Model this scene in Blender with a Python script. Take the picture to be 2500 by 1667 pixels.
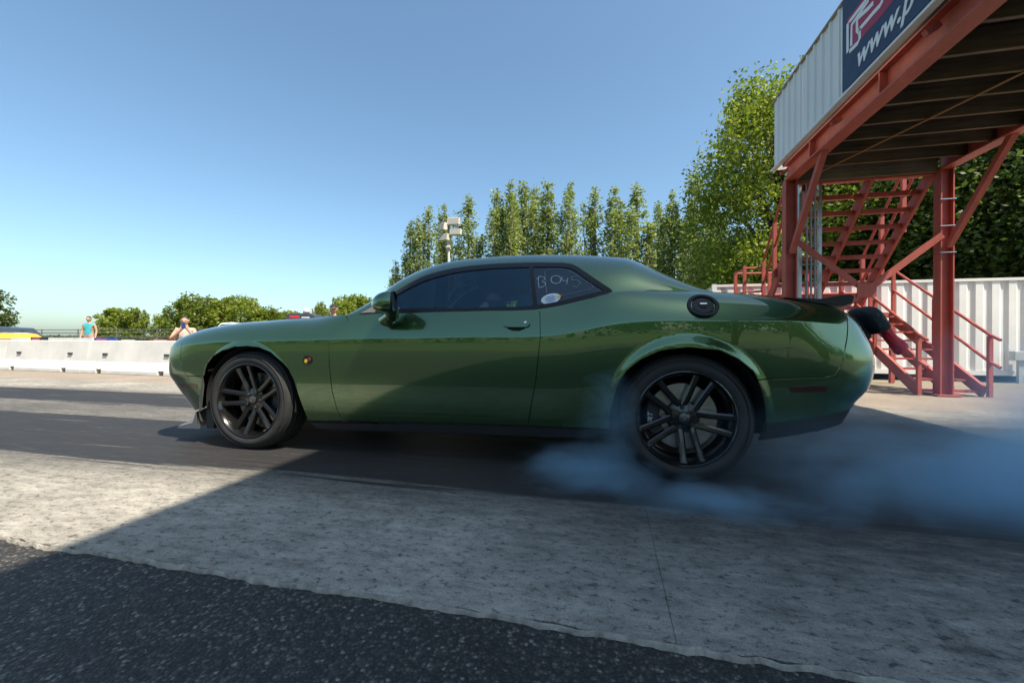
import bpy, bmesh, math, random
import numpy as np
from mathutils import Vector, Matrix, noise
from mathutils.geometry import delaunay_2d_cdt
for _o in list(bpy.data.objects): bpy.data.objects.remove(_o)
rnd = random.Random(7)
SC = bpy.context.scene
COL = SC.collection
# ------------------------------------------------------------------ camera
# World: X along the strip (car faces -X), Y away from the camera, Z up, metres.
CAM_F, CAM_YAW, CAM_PITCH, CAM_ROLL = 1003.228, 0.2264132, 0.000791, 0.0045382
CAM_POS = np.array([2.51817, -2.450735, 0.784831])
def cam_axes():
    cy, sy = math.cos(CAM_YAW), math.sin(CAM_YAW); cp, sp = math.cos(CAM_PITCH), math.sin(CAM_PITCH)
    cr, sr = math.cos(CAM_ROLL), math.sin(CAM_ROLL)
    fwd = np.array([-sy*cp, cy*cp, sp]); right = np.array([cy, sy, 0.0]); up = np.cross(right, fwd)
    return cr*right + sr*up, -sr*right + cr*up, fwd
CR, CU, CW = cam_axes()
cam = bpy.data.cameras.new('camera'); cam_o = bpy.data.objects.new('camera', cam); COL.objects.link(cam_o)
cam.sensor_width = 36.0; cam.lens = 36.0*CAM_F/2500.0; cam.clip_start = 0.05; cam.clip_end = 4000
cam_o.matrix_world = Matrix(((CR[0], CU[0], -CW[0], CAM_POS[0]), (CR[1], CU[1], -CW[1], CAM_POS[1]), (CR[2], CU[2], -CW[2], CAM_POS[2]), (0, 0, 0, 1)))
SC.camera = cam_o
SC.render.engine = 'CYCLES'
SC.render.resolution_x, SC.render.resolution_y = 1024, 682
SC.cycles.use_denoising = True
SC.cycles.max_bounces = 8; SC.cycles.transparent_max_bounces = 16; SC.cycles.volume_bounces = 2
SC.cycles.glossy_bounces = 4; SC.cycles.diffuse_bounces = 3; SC.cycles.transmission_bounces = 6
SC.cycles.caustics_reflective = False; SC.cycles.caustics_refractive = False
SC.cycles.volume_step_rate = 2.0; SC.cycles.volume_max_steps = 96
SC.cycles.sample_clamp_indirect = 6.0
# ------------------------------------------------------------------ sky, sun, exposure
SUN_TO = Vector((0.58, -0.30, 1.0)).normalized()
SUN_EL = math.asin(SUN_TO.z); SUN_AZ = math.atan2(SUN_TO.x, SUN_TO.y)
world = bpy.data.worlds.new('World'); SC.world = world; world.use_nodes = True
wn = world.node_tree; bg = wn.nodes['Background']
sky = wn.nodes.new('ShaderNodeTexSky'); sky.sky_type = 'NISHITA'; sky.sun_disc = False
sky.sun_elevation = SUN_EL; sky.sun_rotation = SUN_AZ; sky.air_density = 1.0; sky.dust_density = 2.0; sky.ozone_density = 3.0; sky.altitude = 300
wb = wn.nodes.new('ShaderNodeMix'); wb.data_type = 'RGBA'; wb.blend_type = 'MULTIPLY'; wb.inputs[0].default_value = 1.0; wb.inputs[7].default_value = (0.95, 1.06, 0.99, 1)   # white balance
wn.links.new(sky.outputs[0], wb.inputs[6]); wn.links.new(wb.outputs[2], bg.inputs[0]); bg.inputs[1].default_value = 0.128
sun = bpy.data.lights.new('sun', 'SUN'); sun.energy = 5.0; sun.angle = math.radians(0.5); sun.color = (1.0, 0.90, 0.74)
sun_o = bpy.data.objects.new('sun', sun); COL.objects.link(sun_o)
sun_o.rotation_euler = SUN_TO.to_track_quat('Z', 'Y').to_euler(); sun_o.location = (20, -12, 35)
vs = SC.view_settings; vs.view_transform = 'Standard'; vs.look = 'None'; vs.exposure = 0.8; vs.gamma = 1.0; vs.use_curve_mapping = False
# ------------------------------------------------------------------ pixel helpers (2500 x 1667 photo pixels)
def px_ray(x, y): return CW + (x-1250.0)/CAM_F*CR - (y-833.5)/CAM_F*CU
def at_ground(x, y, z=0.0):
    d = px_ray(x, y); return CAM_POS + d*((z-CAM_POS[2])/d[2])
def at_y(x, y, Y):
    d = px_ray(x, y); return CAM_POS + d*((Y-CAM_POS[1])/d[1])
def at_x(x, y, X):
    d = px_ray(x, y); return CAM_POS + d*((X-CAM_POS[0])/d[0])
def at_d(x, y, dist): return CAM_POS + px_ray(x, y)*dist
def project(P):
    d = np.asarray(P, float)-CAM_POS; z = d@CW
    return np.stack([1250+CAM_F*(d@CR)/z, 833.5-CAM_F*(d@CU)/z], -1)
# ------------------------------------------------------------------ materials
MATS = {}
def nodes_of(name):
    m = bpy.data.materials.new(name); m.use_nodes = True; MATS[name] = m
    return m, m.node_tree, m.node_tree.nodes['Principled BSDF']
def N(t, kind, **kw):
    n = t.nodes.new(kind)
    for k, v in kw.items(): setattr(n, k, v)
    return n
def L(t, a, b): t.links.new(a, b)
def coords(t, scale=(1, 1, 1), kind='Object', rot=(0, 0, 0)):
    c = N(t, 'ShaderNodeTexCoord'); mp = N(t, 'ShaderNodeMapping'); mp.inputs['Scale'].default_value = scale; mp.inputs['Rotation'].default_value = rot
    L(t, c.outputs[kind], mp.inputs['Vector']); return mp.outputs[0]
def noise_n(t, vec, scale, detail=4, rough=0.55, dist=0.0):
    n = N(t, 'ShaderNodeTexNoise'); n.inputs['Scale'].default_value = scale; n.inputs['Detail'].default_value = detail
    n.inputs['Roughness'].default_value = rough; n.inputs['Distortion'].default_value = dist; L(t, vec, n.inputs['Vector']); return n
def ramp(t, fac, stops):
    r = N(t, 'ShaderNodeValToRGB'); e = r.color_ramp.elements
    while len(e) < len(stops): e.new(0.5)
    for i, (p, c) in enumerate(stops):
        e[i].position = p; e[i].color = (c, c, c, 1) if isinstance(c, (int, float)) else tuple(c)+(1,)
    L(t, fac, r.inputs[0]); return r.outputs[0]
def mixc(t, fac, a, b, mode='MIX'):
    m = N(t, 'ShaderNodeMix'); m.data_type = 'RGBA'; m.blend_type = mode
    for s, v in ((0, fac), (6, a), (7, b)):
        if hasattr(v, 'node'): L(t, v, m.inputs[s])
        elif s == 0: m.inputs[0].default_value = v
        else: m.inputs[s].default_value = tuple(v)+(1,) if len(v) == 3 else v
    return m.outputs[2]
def math_n(t, op, a, b=0.0, clamp=False):
    m = N(t, 'ShaderNodeMath'); m.operation = op; m.use_clamp = clamp
    for i, v in ((0, a), (1, b)):
        if hasattr(v, 'node'): L(t, v, m.inputs[i])
        else: m.inputs[i].default_value = v
    return m.outputs[0]
def bump(t, b, h, strength, dist=0.01):
    n = N(t, 'ShaderNodeBump'); n.inputs['Strength'].default_value = strength; n.inputs['Distance'].default_value = dist
    L(t, h, n.inputs['Height']); L(t, n.outputs[0], b.inputs['Normal'])
def simple(name, col, rough=0.5, metal=0.0, var=0.12, scale=6.0, bmp=0.0, bscale=40.0, coat=0.0, spec=0.5, kind='Object'):
    """plain procedural material: base colour with soft variation, roughness variation and optional fine relief"""
    m, t, b = nodes_of(name); v = coords(t, kind=kind)
    n = noise_n(t, v, scale, 5, 0.6)
    c = ramp(t, n.outputs[0], [(0.25, tuple(x*(1-var) for x in col)), (0.75, tuple(min(1, x*(1+var)) for x in col))])
    L(t, c, b.inputs['Base Color']); b.inputs['Metallic'].default_value = metal
    r = ramp(t, n.outputs[0], [(0.2, max(0.02, rough*0.85)), (0.8, min(1, rough*1.15))]); L(t, r, b.inputs['Roughness'])
    b.inputs['Coat Weight'].default_value = coat; b.inputs['Coat Roughness'].default_value = 0.05
    b.inputs['Specular IOR Level'].default_value = spec
    if bmp: bump(t, b, noise_n(t, v, bscale, 6, 0.6).outputs[0], bmp)
    return m
# ------------------------------------------------------------------ mesh helpers
def mesh_data(name, verts, faces, mat=None, smooth=False):
    me = bpy.data.meshes.new(name); me.from_pydata([tuple(map(float, v)) for v in verts], [], [tuple(map(int, f)) for f in faces])
    if mat is not None: me.materials.append(mat)
    if smooth: me.polygons.foreach_set('use_smooth', [True]*len(me.polygons))
    me.update(); return me
def link(name, me, parent=None, label=None, cat=None, group=None, kind=None):
    o = bpy.data.objects.new(name, me); COL.objects.link(o)
    if parent is not None:
        o.parent = parent; o.matrix_parent_inverse = parent.matrix_basis.inverted()
    return tag(o, label, cat, group, kind)
def tag(o, label=None, cat=None, group=None, kind=None):
    for k, v in (('label', label), ('category', cat), ('group', group), ('kind', kind)):
        if v: o[k] = v
    return o
def obj(name, verts, faces, mat, parent=None, smooth=False, **kw): return link(name, mesh_data(name, verts, faces, mat, smooth), parent, **kw)
def thing(name, loc, label, cat, group=None):
    o = bpy.data.objects.new(name, None); COL.objects.link(o); o.location = loc; o.empty_display_size = 0.2
    o.matrix_basis = Matrix.Translation(Vector(loc)); return tag(o, label, cat, group)
class MB:
    """collects shapes into one mesh"""
    def __init__(s): s.v = []; s.f = []
    def add(s, v, f):
        k = len(s.v); s.v += [tuple(map(float, p)) for p in v]; s.f += [tuple(i+k for i in q) for q in f]; return s
    def box(s, a, b):
        (x0, y0, z0), (x1, y1, z1) = a, b
        return s.add([(x0, y0, z0), (x1, y0, z0), (x1, y1, z0), (x0, y1, z0), (x0, y0, z1), (x1, y0, z1), (x1, y1, z1), (x0, y1, z1)],
                     [(3, 2, 1, 0), (4, 5, 6, 7), (0, 1, 5, 4), (1, 2, 6, 5), (2, 3, 7, 6), (3, 0, 4, 7)])
    def bar(s, p, q, w, h, up=(0, 0, 1)):
        p, q, up = Vector(p), Vector(q), Vector(up); d = (q-p).normalized(); a = d.cross(up)
        if a.length < 1e-4: a = d.cross(Vector((1, 0, 0)))
        a.normalize(); b = a.cross(d).normalized(); a = a*w/2; b = b*h/2
        vs_ = [c+x for c in (p, q) for x in (-a-b, a-b, a+b, -a+b)]
        return s.add(vs_, [(3, 2, 1, 0), (4, 5, 6, 7), (0, 1, 5, 4), (1, 2, 6, 5), (2, 3, 7, 6), (3, 0, 4, 7)])
    def tube(s, pts, r, n=10, cap=True):
        pts = [Vector(p) for p in pts]; rs = r if isinstance(r, (list, tuple)) else [r]*len(pts)
        k0 = len(s.v); prev = None
        for i, p in enumerate(pts):
            d = (pts[min(i+1, len(pts)-1)]-pts[max(i-1, 0)]).normalized()
            a = d.orthogonal() if prev is None else prev-d*prev.dot(d)
            a.normalize(); prev = a; b = d.cross(a)
            s.v += [tuple(p+(a*math.cos(t)+b*math.sin(t))*rs[i]) for t in (2*math.pi*j/n for j in range(n))]
        for i in range(len(pts)-1):
            for j in range(n):
                a0 = k0+i*n+j; a1 = k0+i*n+(j+1) % n; s.f.append((a0, a1, a1+n, a0+n))
        if cap:
            s.f.append(tuple(k0+j for j in reversed(range(n)))); e = k0+(len(pts)-1)*n; s.f.append(tuple(e+j for j in range(n)))
        return s
    def lathe(s, prof, c, axis=(0, 1, 0), n=48, closed=False):
        """prof: (radius, offset along axis)"""
        ax = Vector(axis).normalized(); a = ax.orthogonal().normalized(); b = ax.cross(a); c = Vector(c); k0 = len(s.v)
        for r, h in prof: s.v += [tuple(c+ax*h+(a*math.cos(t)+b*math.sin(t))*r) for t in (2*math.pi*j/n for j in range(n))]
        m = len(prof)
        for i in range(m if closed else m-1):
            i2 = (i+1) % m
            for j in range(n): s.f.append((k0+i*n+j, k0+i*n+(j+1) % n, k0+i2*n+(j+1) % n, k0+i2*n+j))
        return s
    def build(s, name, mat, parent=None, smooth=False, auto=None, bevel=0.0, **kw):
        o = link(name, mesh_data(name, s.v, s.f, mat, smooth), parent, **kw)
        if auto is not None: sharp(o.data, auto)
        if bevel:
            md = o.modifiers.new('bevel', 'BEVEL'); md.width = bevel; md.segments = 2; md.limit_method = 'ANGLE'
        return o
def sharp(me, deg=35):
    """smooth shading with sharp edges above an angle"""
    bm = bmesh.new(); bm.from_mesh(me); a = math.radians(deg)
    for f in bm.faces: f.smooth = True
    for e in bm.edges:
        if len(e.link_faces) == 2 and e.calc_face_angle(0) > a: e.smooth = False
    bm.to_mesh(me); bm.free(); me.update()
def text_obj(name, body, size, mat, parent, M4, extrude=0.004, shear=0.0, spacing=1.0, bold=0.0):
    cu = bpy.data.curves.new(name, 'FONT'); cu.body = body; cu.size = size; cu.extrude = extrude; cu.shear = shear; cu.space_character = spacing; cu.offset = bold
    to = bpy.data.objects.new('t', cu); COL.objects.link(to)
    dg = bpy.context.evaluated_depsgraph_get(); me = bpy.data.meshes.new_from_object(to.evaluated_get(dg)); bpy.data.objects.remove(to)
    me.transform(M4); me.materials.clear(); me.materials.append(mat); me.name = name
    return link(name, me, parent)
def copy_tree(o, loc, rz=0.0, sc=(1, 1, 1), label=None, parent=None, group=None):
    c = o.copy(); COL.objects.link(c)
    if parent is None: c.location = loc; c.rotation_euler = (0, 0, rz); c.scale = sc
    else: c.parent = parent
    if label: c['label'] = label
    if group: c['group'] = group
    for ch in list(o.children): copy_tree(ch, None, parent=c)
    return c
class Spl:
    """natural cubic spline"""
    def __init__(s, pts):
        pts = sorted(pts); s.x = np.array([p[0] for p in pts], float); s.y = np.array([p[1] for p in pts], float); n = len(pts)
        h = np.diff(s.x); A = np.eye(n); r = np.zeros(n)
        for i in range(1, n-1):
            A[i, i-1] = h[i-1]; A[i, i] = 2*(h[i-1]+h[i]); A[i, i+1] = h[i]
            r[i] = 3*((s.y[i+1]-s.y[i])/h[i]-(s.y[i]-s.y[i-1])/h[i-1])
        s.c = np.linalg.solve(A, r); s.h = h
    def __call__(s, x):
        x = np.clip(np.asarray(x, float), s.x[0], s.x[-1]); i = np.clip(np.searchsorted(s.x, x)-1, 0, len(s.h)-1); d = x-s.x[i]; h = s.h[i]
        b = (s.y[i+1]-s.y[i])/h-h*(2*s.c[i]+s.c[i+1])/3; dd = (s.c[i+1]-s.c[i])/(3*h)
        return s.y[i]+b*d+s.c[i]*d*d+dd*d**3
def sstep(a, b, x):
    t = np.clip((np.asarray(x, float)-a)/(b-a), 0, 1); return t*t*(3-2*t)
# ================================================================== ground, strip, pavement
def asphalt_mat():
    m, t, b = nodes_of('coarse_asphalt'); v = coords(t)
    vo = N(t, 'ShaderNodeTexVoronoi'); vo.inputs['Scale'].default_value = 95; L(t, v, vo.inputs['Vector'])
    n1 = noise_n(t, v, 260, 3, 0.7); n2 = noise_n(t, v, 2.2, 5, 0.6); n3 = noise_n(t, v, 0.35, 3)
    sep = N(t, 'ShaderNodeSeparateColor'); L(t, vo.outputs['Color'], sep.inputs[0])
    stone = ramp(t, sep.outputs[0], [(0.0, (0.030, 0.029, 0.028)), (0.55, (0.052, 0.050, 0.047)), (0.80, (0.095, 0.088, 0.080)), (0.93, (0.17, 0.15, 0.13)), (1.0, (0.30, 0.27, 0.24))])
    pit = ramp(t, vo.outputs['Distance'], [(0.0, 1.0), (0.55, 0.35)])
    c = mixc(t, 1.0, stone, pit, 'MULTIPLY'); c = mixc(t, 0.55, c, ramp(t, n1.outputs[0], [(0.3, 0.25), (0.7, 1.0)]), 'MULTIPLY')
    c = mixc(t, 1.0, c, ramp(t, n2.outputs[0], [(0.2, 0.95), (0.8, 1.75)]), 'MULTIPLY'); c = mixc(t, 1.0, c, ramp(t, n3.outputs[0], [(0.3, 0.95), (0.7, 1.25)]), 'MULTIPLY')
    L(t, c, b.inputs['Base Color']); b.inputs['Roughness'].default_value = 0.75
    h = math_n(t, 'ADD', ramp(t, vo.outputs['Distance'], [(0.0, 1.0), (0.6, 0.0)]), math_n(t, 'MULTIPLY', n1.outputs[0], 0.6)); bump(t, b, h, 0.9, 0.006)
    return m
def track_mat():
    m, t, b = nodes_of('rubbered_concrete'); v = coords(t); sx = N(t, 'ShaderNodeSeparateXYZ'); L(t, v, sx.inputs[0])
    Y = sx.outputs[1]; X = sx.outputs[0]
    st = coords(t, (0.35, 9.0, 1)); ns = noise_n(t, st, 1.6, 6, 0.65); nf = noise_n(t, coords(t, (0.8, 40.0, 1)), 1.3, 4, 0.6); nb = noise_n(t, coords(t, (1.3, 3.2, 1)), 5.0, 6, 0.7); nsp = noise_n(t, coords(t, (1, 1.6, 1)), 26, 5, 0.75); big = noise_n(t, v, 0.7, 4, 0.6)
    fine = noise_n(t, v, 150, 3, 0.7)
    # pale weathered concrete, pitted and speckled
    con = ramp(t, nb.outputs[0], [(0.30, (0.20, 0.185, 0.16)), (0.50, (0.34, 0.315, 0.27)), (0.72, (0.46, 0.43, 0.375))])
    con = mixc(t, 1.0, con, ramp(t, nsp.outputs[0], [(0.36, 0.28), (0.46, 0.95), (0.75, 1.1)]), 'MULTIPLY')
    con = mixc(t, 0.7, con, ramp(t, fine.outputs[0], [(0.3, 0.55), (0.6, 1.1)]), 'MULTIPLY')
    con = mixc(t, 1.0, con, ramp(t, big.outputs[0], [(0.3, 0.62), (0.7, 1.18)]), 'MULTIPLY')
    # rubber laid down by tyres: two heavy bands, lighter between them
    wob = math_n(t, 'MULTIPLY_ADD', ns.outputs[0], 0.30); wob.node.inputs[2].default_value = -0.15
    yy = math_n(t, 'ADD', Y, wob)
    def band(c0, c1, e0, e1):
        a = N(t, 'ShaderNodeMapRange'); a.interpolation_type = 'SMOOTHSTEP'; L(t, yy, a.inputs[0]); a.inputs[1].default_value = c0; a.inputs[2].default_value = e0
        d = N(t, 'ShaderNodeMapRange'); d.interpolation_type = 'SMOOTHSTEP'; L(t, yy, d.inputs[0]); d.inputs[1].default_value = c1; d.inputs[2].default_value = e1
        return math_n(t, 'MULTIPLY', a.outputs[0], math_n(t, 'SUBTRACT', 1.0, d.outputs[0]))
    heavy = math_n(t, 'MAXIMUM', band(-0.52, 0.62, -0.30, 0.86), band(1.22, 2.20, 1.50, 2.42))
    hs = N(t, 'ShaderNodeMapRange'); hs.interpolation_type = 'SMOOTHSTEP'; hs.inputs[1].default_value = 0.28; hs.inputs[2].default_value = 0.72; L(t, math_n(t, 'ADD', heavy, math_n(t, 'ADD', math_n(t, 'MULTIPLY', math_n(t, 'SUBTRACT', nf.outputs[0], 0.5), 1.2), math_n(t, 'MULTIPLY', math_n(t, 'SUBTRACT', ns.outputs[0], 0.5), 2.2))), hs.inputs[0]); heavy = hs.outputs[0]
    light = math_n(t, 'MULTIPLY', band(-0.9, 2.2, -0.35, 2.75), ramp(t, nf.outputs[0], [(0.35, 0.45), (0.7, 0.85)]))
    rub = math_n(t, 'MAXIMUM', math_n(t, 'MULTIPLY', heavy, ramp(t, nf.outputs[0], [(0.30, 0.985), (0.68, 0.985), (0.82, 0.80)])), light)
    # worn-through flecks along the driving direction
    fl = noise_n(t, coords(t, (1.2, 14.0, 1)), 3.0, 5, 0.7); rub = math_n(t, 'MULTIPLY', rub, ramp(t, fl.outputs[0], [(0.60, 1.0), (0.74, 0.62)]))
    rc = ramp(t, nf.outputs[0], [(0.3, (0.014, 0.014, 0.015)), (0.7, (0.034, 0.033, 0.034))])
    c = mixc(t, rub, con, rc)
    # burnout box: the near slab darkens towards the right
    sxm = N(t, 'ShaderNodeMapRange'); sxm.interpolation_type = 'SMOOTHSTEP'; L(t, math_n(t, 'ADD', X, math_n(t, 'MULTIPLY', Y, 1.6)), sxm.inputs[0]); sxm.inputs[1].default_value = -0.6; sxm.inputs[2].default_value = 3.6
    stn = math_n(t, 'MULTIPLY', sxm.outputs[0], ramp(t, nb.outputs[0], [(0.30, 0.85), (0.70, 0.35)])); stn = math_n(t, 'MULTIPLY', stn, band(-1.75, 2.6, -0.75, 3.2)); c = mixc(t, stn, c, (0.045, 0.045, 0.046))
    L(t, c, b.inputs['Base Color'])
    L(t, mixc(t, rub, (0.85, 0.85, 0.85), ramp(t, nf.outputs[0], [(0.3, 0.55), (0.7, 0.8)])), b.inputs['Roughness']); b.inputs['Specular IOR Level'].default_value = 0.25
    h = math_n(t, 'ADD', math_n(t, 'MULTIPLY', nsp.outputs[0], 0.8), math_n(t, 'MULTIPLY', fine.outputs[0], 0.35)); bump(t, b, h, 0.45, 0.008)
    return m
def dirt_mat(name, a, bcol, sc=3.0, bm_=0.5):
    m, t, b = nodes_of(name); v = coords(t); n = noise_n(t, v, sc, 8, 0.65); n2 = noise_n(t, v, sc*40, 4, 0.7)
    c = mixc(t, 1.0, ramp(t, n.outputs[0], [(0.3, a), (0.7, bcol)]), ramp(t, n2.outputs[0], [(0.3, 0.65), (0.7, 1.15)]), 'MULTIPLY')
    L(t, c, b.inputs['Base Color']); b.inputs['Roughness'].default_value = 0.92; bump(t, b, n2.outputs[0], bm_, 0.012); return m
ASPH = asphalt_mat(); TRACK = track_mat(); TAN = dirt_mat('sandy_pavement', (0.23, 0.185, 0.145), (0.32, 0.265, 0.21), 1.2, 0.3); GRASS = dirt_mat('mown_grass', (0.055, 0.085, 0.022), (0.12, 0.145, 0.04), 0.6)
GRAVEL = dirt_mat('gravelly_dirt', (0.20, 0.17, 0.12), (0.30, 0.25, 0.18), 4.0)
PALE = simple('pale_concrete', (0.40, 0.37, 0.32), 0.85, var=0.25, scale=3.0, bmp=0.4, bscale=60)
def sheet(name, x0, x1, y0, y1, z, mat, **kw): return obj(name, [(x0, y0, z), (x1, y0, z), (x1, y1, z), (x0, y1, z)], [(0, 1, 2, 3)], mat, **kw)
sheet('ground', -900, 900, -900, 1500, -0.035, GRASS, kind='structure')
sheet('asphalt_apron', -120, 120, -9.5, -1.25, -0.010, ASPH, kind='structure')
sheet('far_pavement', -120, 120, 3.45, 6.55, -0.008, TAN, kind='structure')
sheet('gravel_verge', -2, 60, 6.5, 11.5, -0.012, GRAVEL, kind='structure')
strip = thing('drag_strip', (0, 1, 0), None, None); strip['kind'] = 'structure'
xs = [2.70+5.4*k for k in range(-14, 8)]
for a, b_ in zip(xs[:-1], xs[1:]):
    # near slab with a ragged edge towards the asphalt
    n = 200 if -6 < a < 8 else 12; V = []; F = []; g_ = 0.0008
    ex = np.linspace(a+g_, b_-g_, n)
    ey = [-1.305+0.012*noise.noise(Vector((x*3.1, 0.3, 0)))+0.010*noise.noise(Vector((x*17, 2.3, 0)))+0.006*noise.noise(Vector((x*61, 5.3, 0))) for x in ex]
    for x, y in zip(ex, ey): V += [(x, y, -0.03), (x, y, -0.002), (x, y+0.014, 0.0), (x, 3.46, 0.0), (x, 3.46, -0.03)]
    for i in range(n-1):
        for j in range(4): F.append((i*5+j, (i+1)*5+j, (i+1)*5+j+1, i*5+j+1))
    F += [(0, 1, 2, 3, 4), tuple(reversed([(n-1)*5+j for j in range(5)]))]
    obj('concrete_slab', V, F, TRACK, strip)
# crumbling pale lip left along the slab edge
V = []; F = []; ex = np.linspace(-7, 8.1, 700)
for x in ex:
    w = 0.007+0.012*noise.noise(Vector((x*5.3, 9.1, 0)))+0.010*noise.noise(Vector((x*31, 1.1, 0))); y0 = -1.318+0.012*noise.noise(Vector((x*3.1, 0.3, 0)))+0.012*noise.noise(Vector((x*23, 7.7, 0)))
    w = max(0.004, w); V += [(x, y0-w*0.6, -0.012), (x, y0-w*0.2, 0.002), (x, y0+w*0.5, 0.004+0.002*noise.noise(Vector((x*40, 3, 0)))), (x, y0+w, -0.004)]
for i in range(len(ex)-1):
    for j in range(3): F.append((i*4+j, (i+1)*4+j, (i+1)*4+j+1, i*4+j+1))
obj('slab_edge_lip', V, F, simple('crumbled_edge', (0.30, 0.275, 0.235), 0.9, var=0.6, scale=26, bmp=1.0, bscale=70), strip, True)
# ================================================================== concrete barriers
WCON = simple('whitewashed_concrete', (0.62, 0.60, 0.56), 0.85, var=0.14, scale=2.2, bmp=0.25, bscale=50)
B0, B1 = np.array([-12.916, 5.006]), np.array([-6.797, 4.639]); BD = (B1-B0)/np.linalg.norm(B1-B0); BN = np.array([-BD[1], BD[0]])
pa, pb = at_y(93, 905, 4.95), at_y(310, 915, 4.70); seg0 = float((np.array(pb[:2])-B0)@BD); pitch = abs(float((np.array(pa[:2])-B0)@BD)-seg0)
def barrier(center, label):
    Lh = pitch/2-0.012; prof = [(0.0, 0.0), (0.0, 0.07), (0.13, 0.27), (0.19, 0.755), (0.205, 0.77), (0.325, 0.77), (0.34, 0.755), (0.40, 0.27), (0.53, 0.07), (0.53, 0.0)]
    c = B0+BD*center; t = thing('concrete_barrier', (c[0], c[1], 0), label, 'barrier', 'concrete barriers along the far edge of the strip')
    def W(u, d, z): p = c+BD*u+BN*d; return (p[0], p[1], z)
    # scupper slots: u ranges cut out of the lower foot
    cuts = sorted([-0.62*Lh, 0.62*Lh]); hw = 0.10; us = [-Lh, cuts[0]-hw, cuts[0]+hw, cuts[1]-hw, cuts[1]+hw, Lh]
    mb = MB()
    for i in range(5):
        u0, u1 = us[i], us[i+1]; pr = prof if i in (0, 2, 4) else [(0.026, 0.10)]+[(0.051, 0.11)]+prof[2:-2]+[(0.479, 0.11), (0.504, 0.10)]
        if i in (1, 3): pr = [(0.02, 0.10), (0.13, 0.27)]+prof[3:-3]+[(0.40, 0.27), (0.51, 0.10)]
        n = len(pr); V = [W(u0, d, z) for d, z in pr]+[W(u1, d, z) for d, z in pr]
        mb.add(V, [(j, (j+1) % n, (j+1) % n+n, j+n) for j in range(n)]+[tuple(reversed(range(n))), tuple(range(n, 2*n))])
    mb.build('barrier_block', WCON, t)
    dk = simple('slot_shade_black', (0.05, 0.045, 0.04), 0.9) if 'slot_shade_black' not in MATS else MATS['slot_shade_black']  # near-black block colour stands in for the shade inside the lifting holes
    for u in (cuts[0], cuts[1]):
        MB().add([W(u-0.07, 0.158, 0.42), W(u+0.07, 0.158, 0.42), W(u+0.07, 0.163, 0.47), W(u-0.07, 0.163, 0.47), W(u-0.07, 0.12, 0.42), W(u+0.07, 0.12, 0.42), W(u+0.07, 0.12, 0.47), W(u-0.07, 0.12, 0.47)], [(0, 1, 2, 3), (4, 7, 6, 5), (0, 4, 5, 1), (1, 5, 6, 2), (2, 6, 7, 3), (3, 7, 4, 0)]).build('lifting_slot', dk, t)
names = {-4: None}
posn = ['far-left white concrete barrier cut by the picture edge', 'white concrete barrier second from the left picture edge', 'white concrete barrier just left of the car nose']
ks = [k for k in range(-4, 3)]
lab = {-1: posn[0], 0: posn[2], 1: 'white concrete barrier mostly hidden behind the green car nose', 2: 'white concrete barrier hidden behind the green car door'}
for k in (-2, -1, 0, 1, 2): barrier(seg0+k*pitch, lab.get(k, 'white concrete barrier running out of the left of the picture'))
# rubber mark left across the near slab
def mark_mat():
    m, t, b = nodes_of('rubber_smear'); out = t.nodes['Material Output']; n = noise_n(t, coords(t, (3, 3, 1)), 9, 6, 0.7)
    b.inputs['Base Color'].default_value = (0.02, 0.02, 0.021, 1); b.inputs['Roughness'].default_value = 0.8; tr = N(t, 'ShaderNodeBsdfTransparent'); mx = N(t, 'ShaderNodeMixShader')
    L(t, ramp(t, n.outputs[0], [(0.42, 0.0), (0.72, 0.55)]), mx.inputs[0]); L(t, tr.outputs[0], mx.inputs[1]); L(t, b.outputs[0], mx.inputs[2]); L(t, mx.outputs[0], out.inputs[0]); return m
SMEAR = mark_mat()
for pix in ([(2236, 1476), (2258, 1480), (2300, 1512), (2345, 1535), (2390, 1572), (2440, 1600), (2495, 1645), (2480, 1658), (2440, 1664), (2415, 1650), (2385, 1640), (2340, 1596), (2310, 1575), (2270, 1525)],):
    V = [at_ground(x, y, 0.004) for x, y in pix]; obj('tyre_mark', V, [tuple(range(len(V)))], SMEAR, strip)
# ================================================================== red steel viewing bridge with stairs
def painted_steel():
    m, t, b = nodes_of('faded_red_paint'); v = coords(t); n = noise_n(t, v, 3.5, 7, 0.65); n2 = noise_n(t, v, 60, 5, 0.7); st = noise_n(t, coords(t, (6, 6, 0.5)), 3.0, 4)
    c = ramp(t, n.outputs[0], [(0.25, (0.30, 0.055, 0.040)), (0.6, (0.42, 0.085, 0.058)), (0.8, (0.50, 0.14, 0.10))])
    c = mixc(t, ramp(t, n2.outputs[0], [(0.66, 0.0), (0.72, 0.55)]), c, (0.10, 0.045, 0.03)); c = mixc(t, 0.35, c, ramp(t, st.outputs[0], [(0.3, 0.6), (0.7, 1.1)]), 'MULTIPLY')
    L(t, c, b.inputs['Base Color']); b.inputs['Roughness'].default_value = 0.6; bump(t, b, n2.outputs[0], 0.15, 0.004); return m
def timber(name, a, b_):
    m, t, b = nodes_of(name); n = noise_n(t, coords(t, (0.8, 12, 12)), 2.5, 7, 0.65, 0.4); n2 = noise_n(t, coords(t), 1.4, 3)
    c = mixc(t, 1.0, ramp(t, n.outputs[0], [(0.3, a), (0.7, b_)]), ramp(t, n2.outputs[0], [(0.3, 0.55), (0.7, 1.25)]), 'MULTIPLY'); L(t, c, b.inputs['Base Color']); b.inputs['Roughness'].default_value = 0.85; bump(t, b, n.outputs[0], 0.3, 0.004); return m
RED = painted_steel(); WOOD = timber('weathered_joist', (0.07, 0.046, 0.028), (0.18, 0.125, 0.078)); PLANK = timber('stained_deck_boards', (0.03, 0.019, 0.013), (0.075, 0.048, 0.032))
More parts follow.
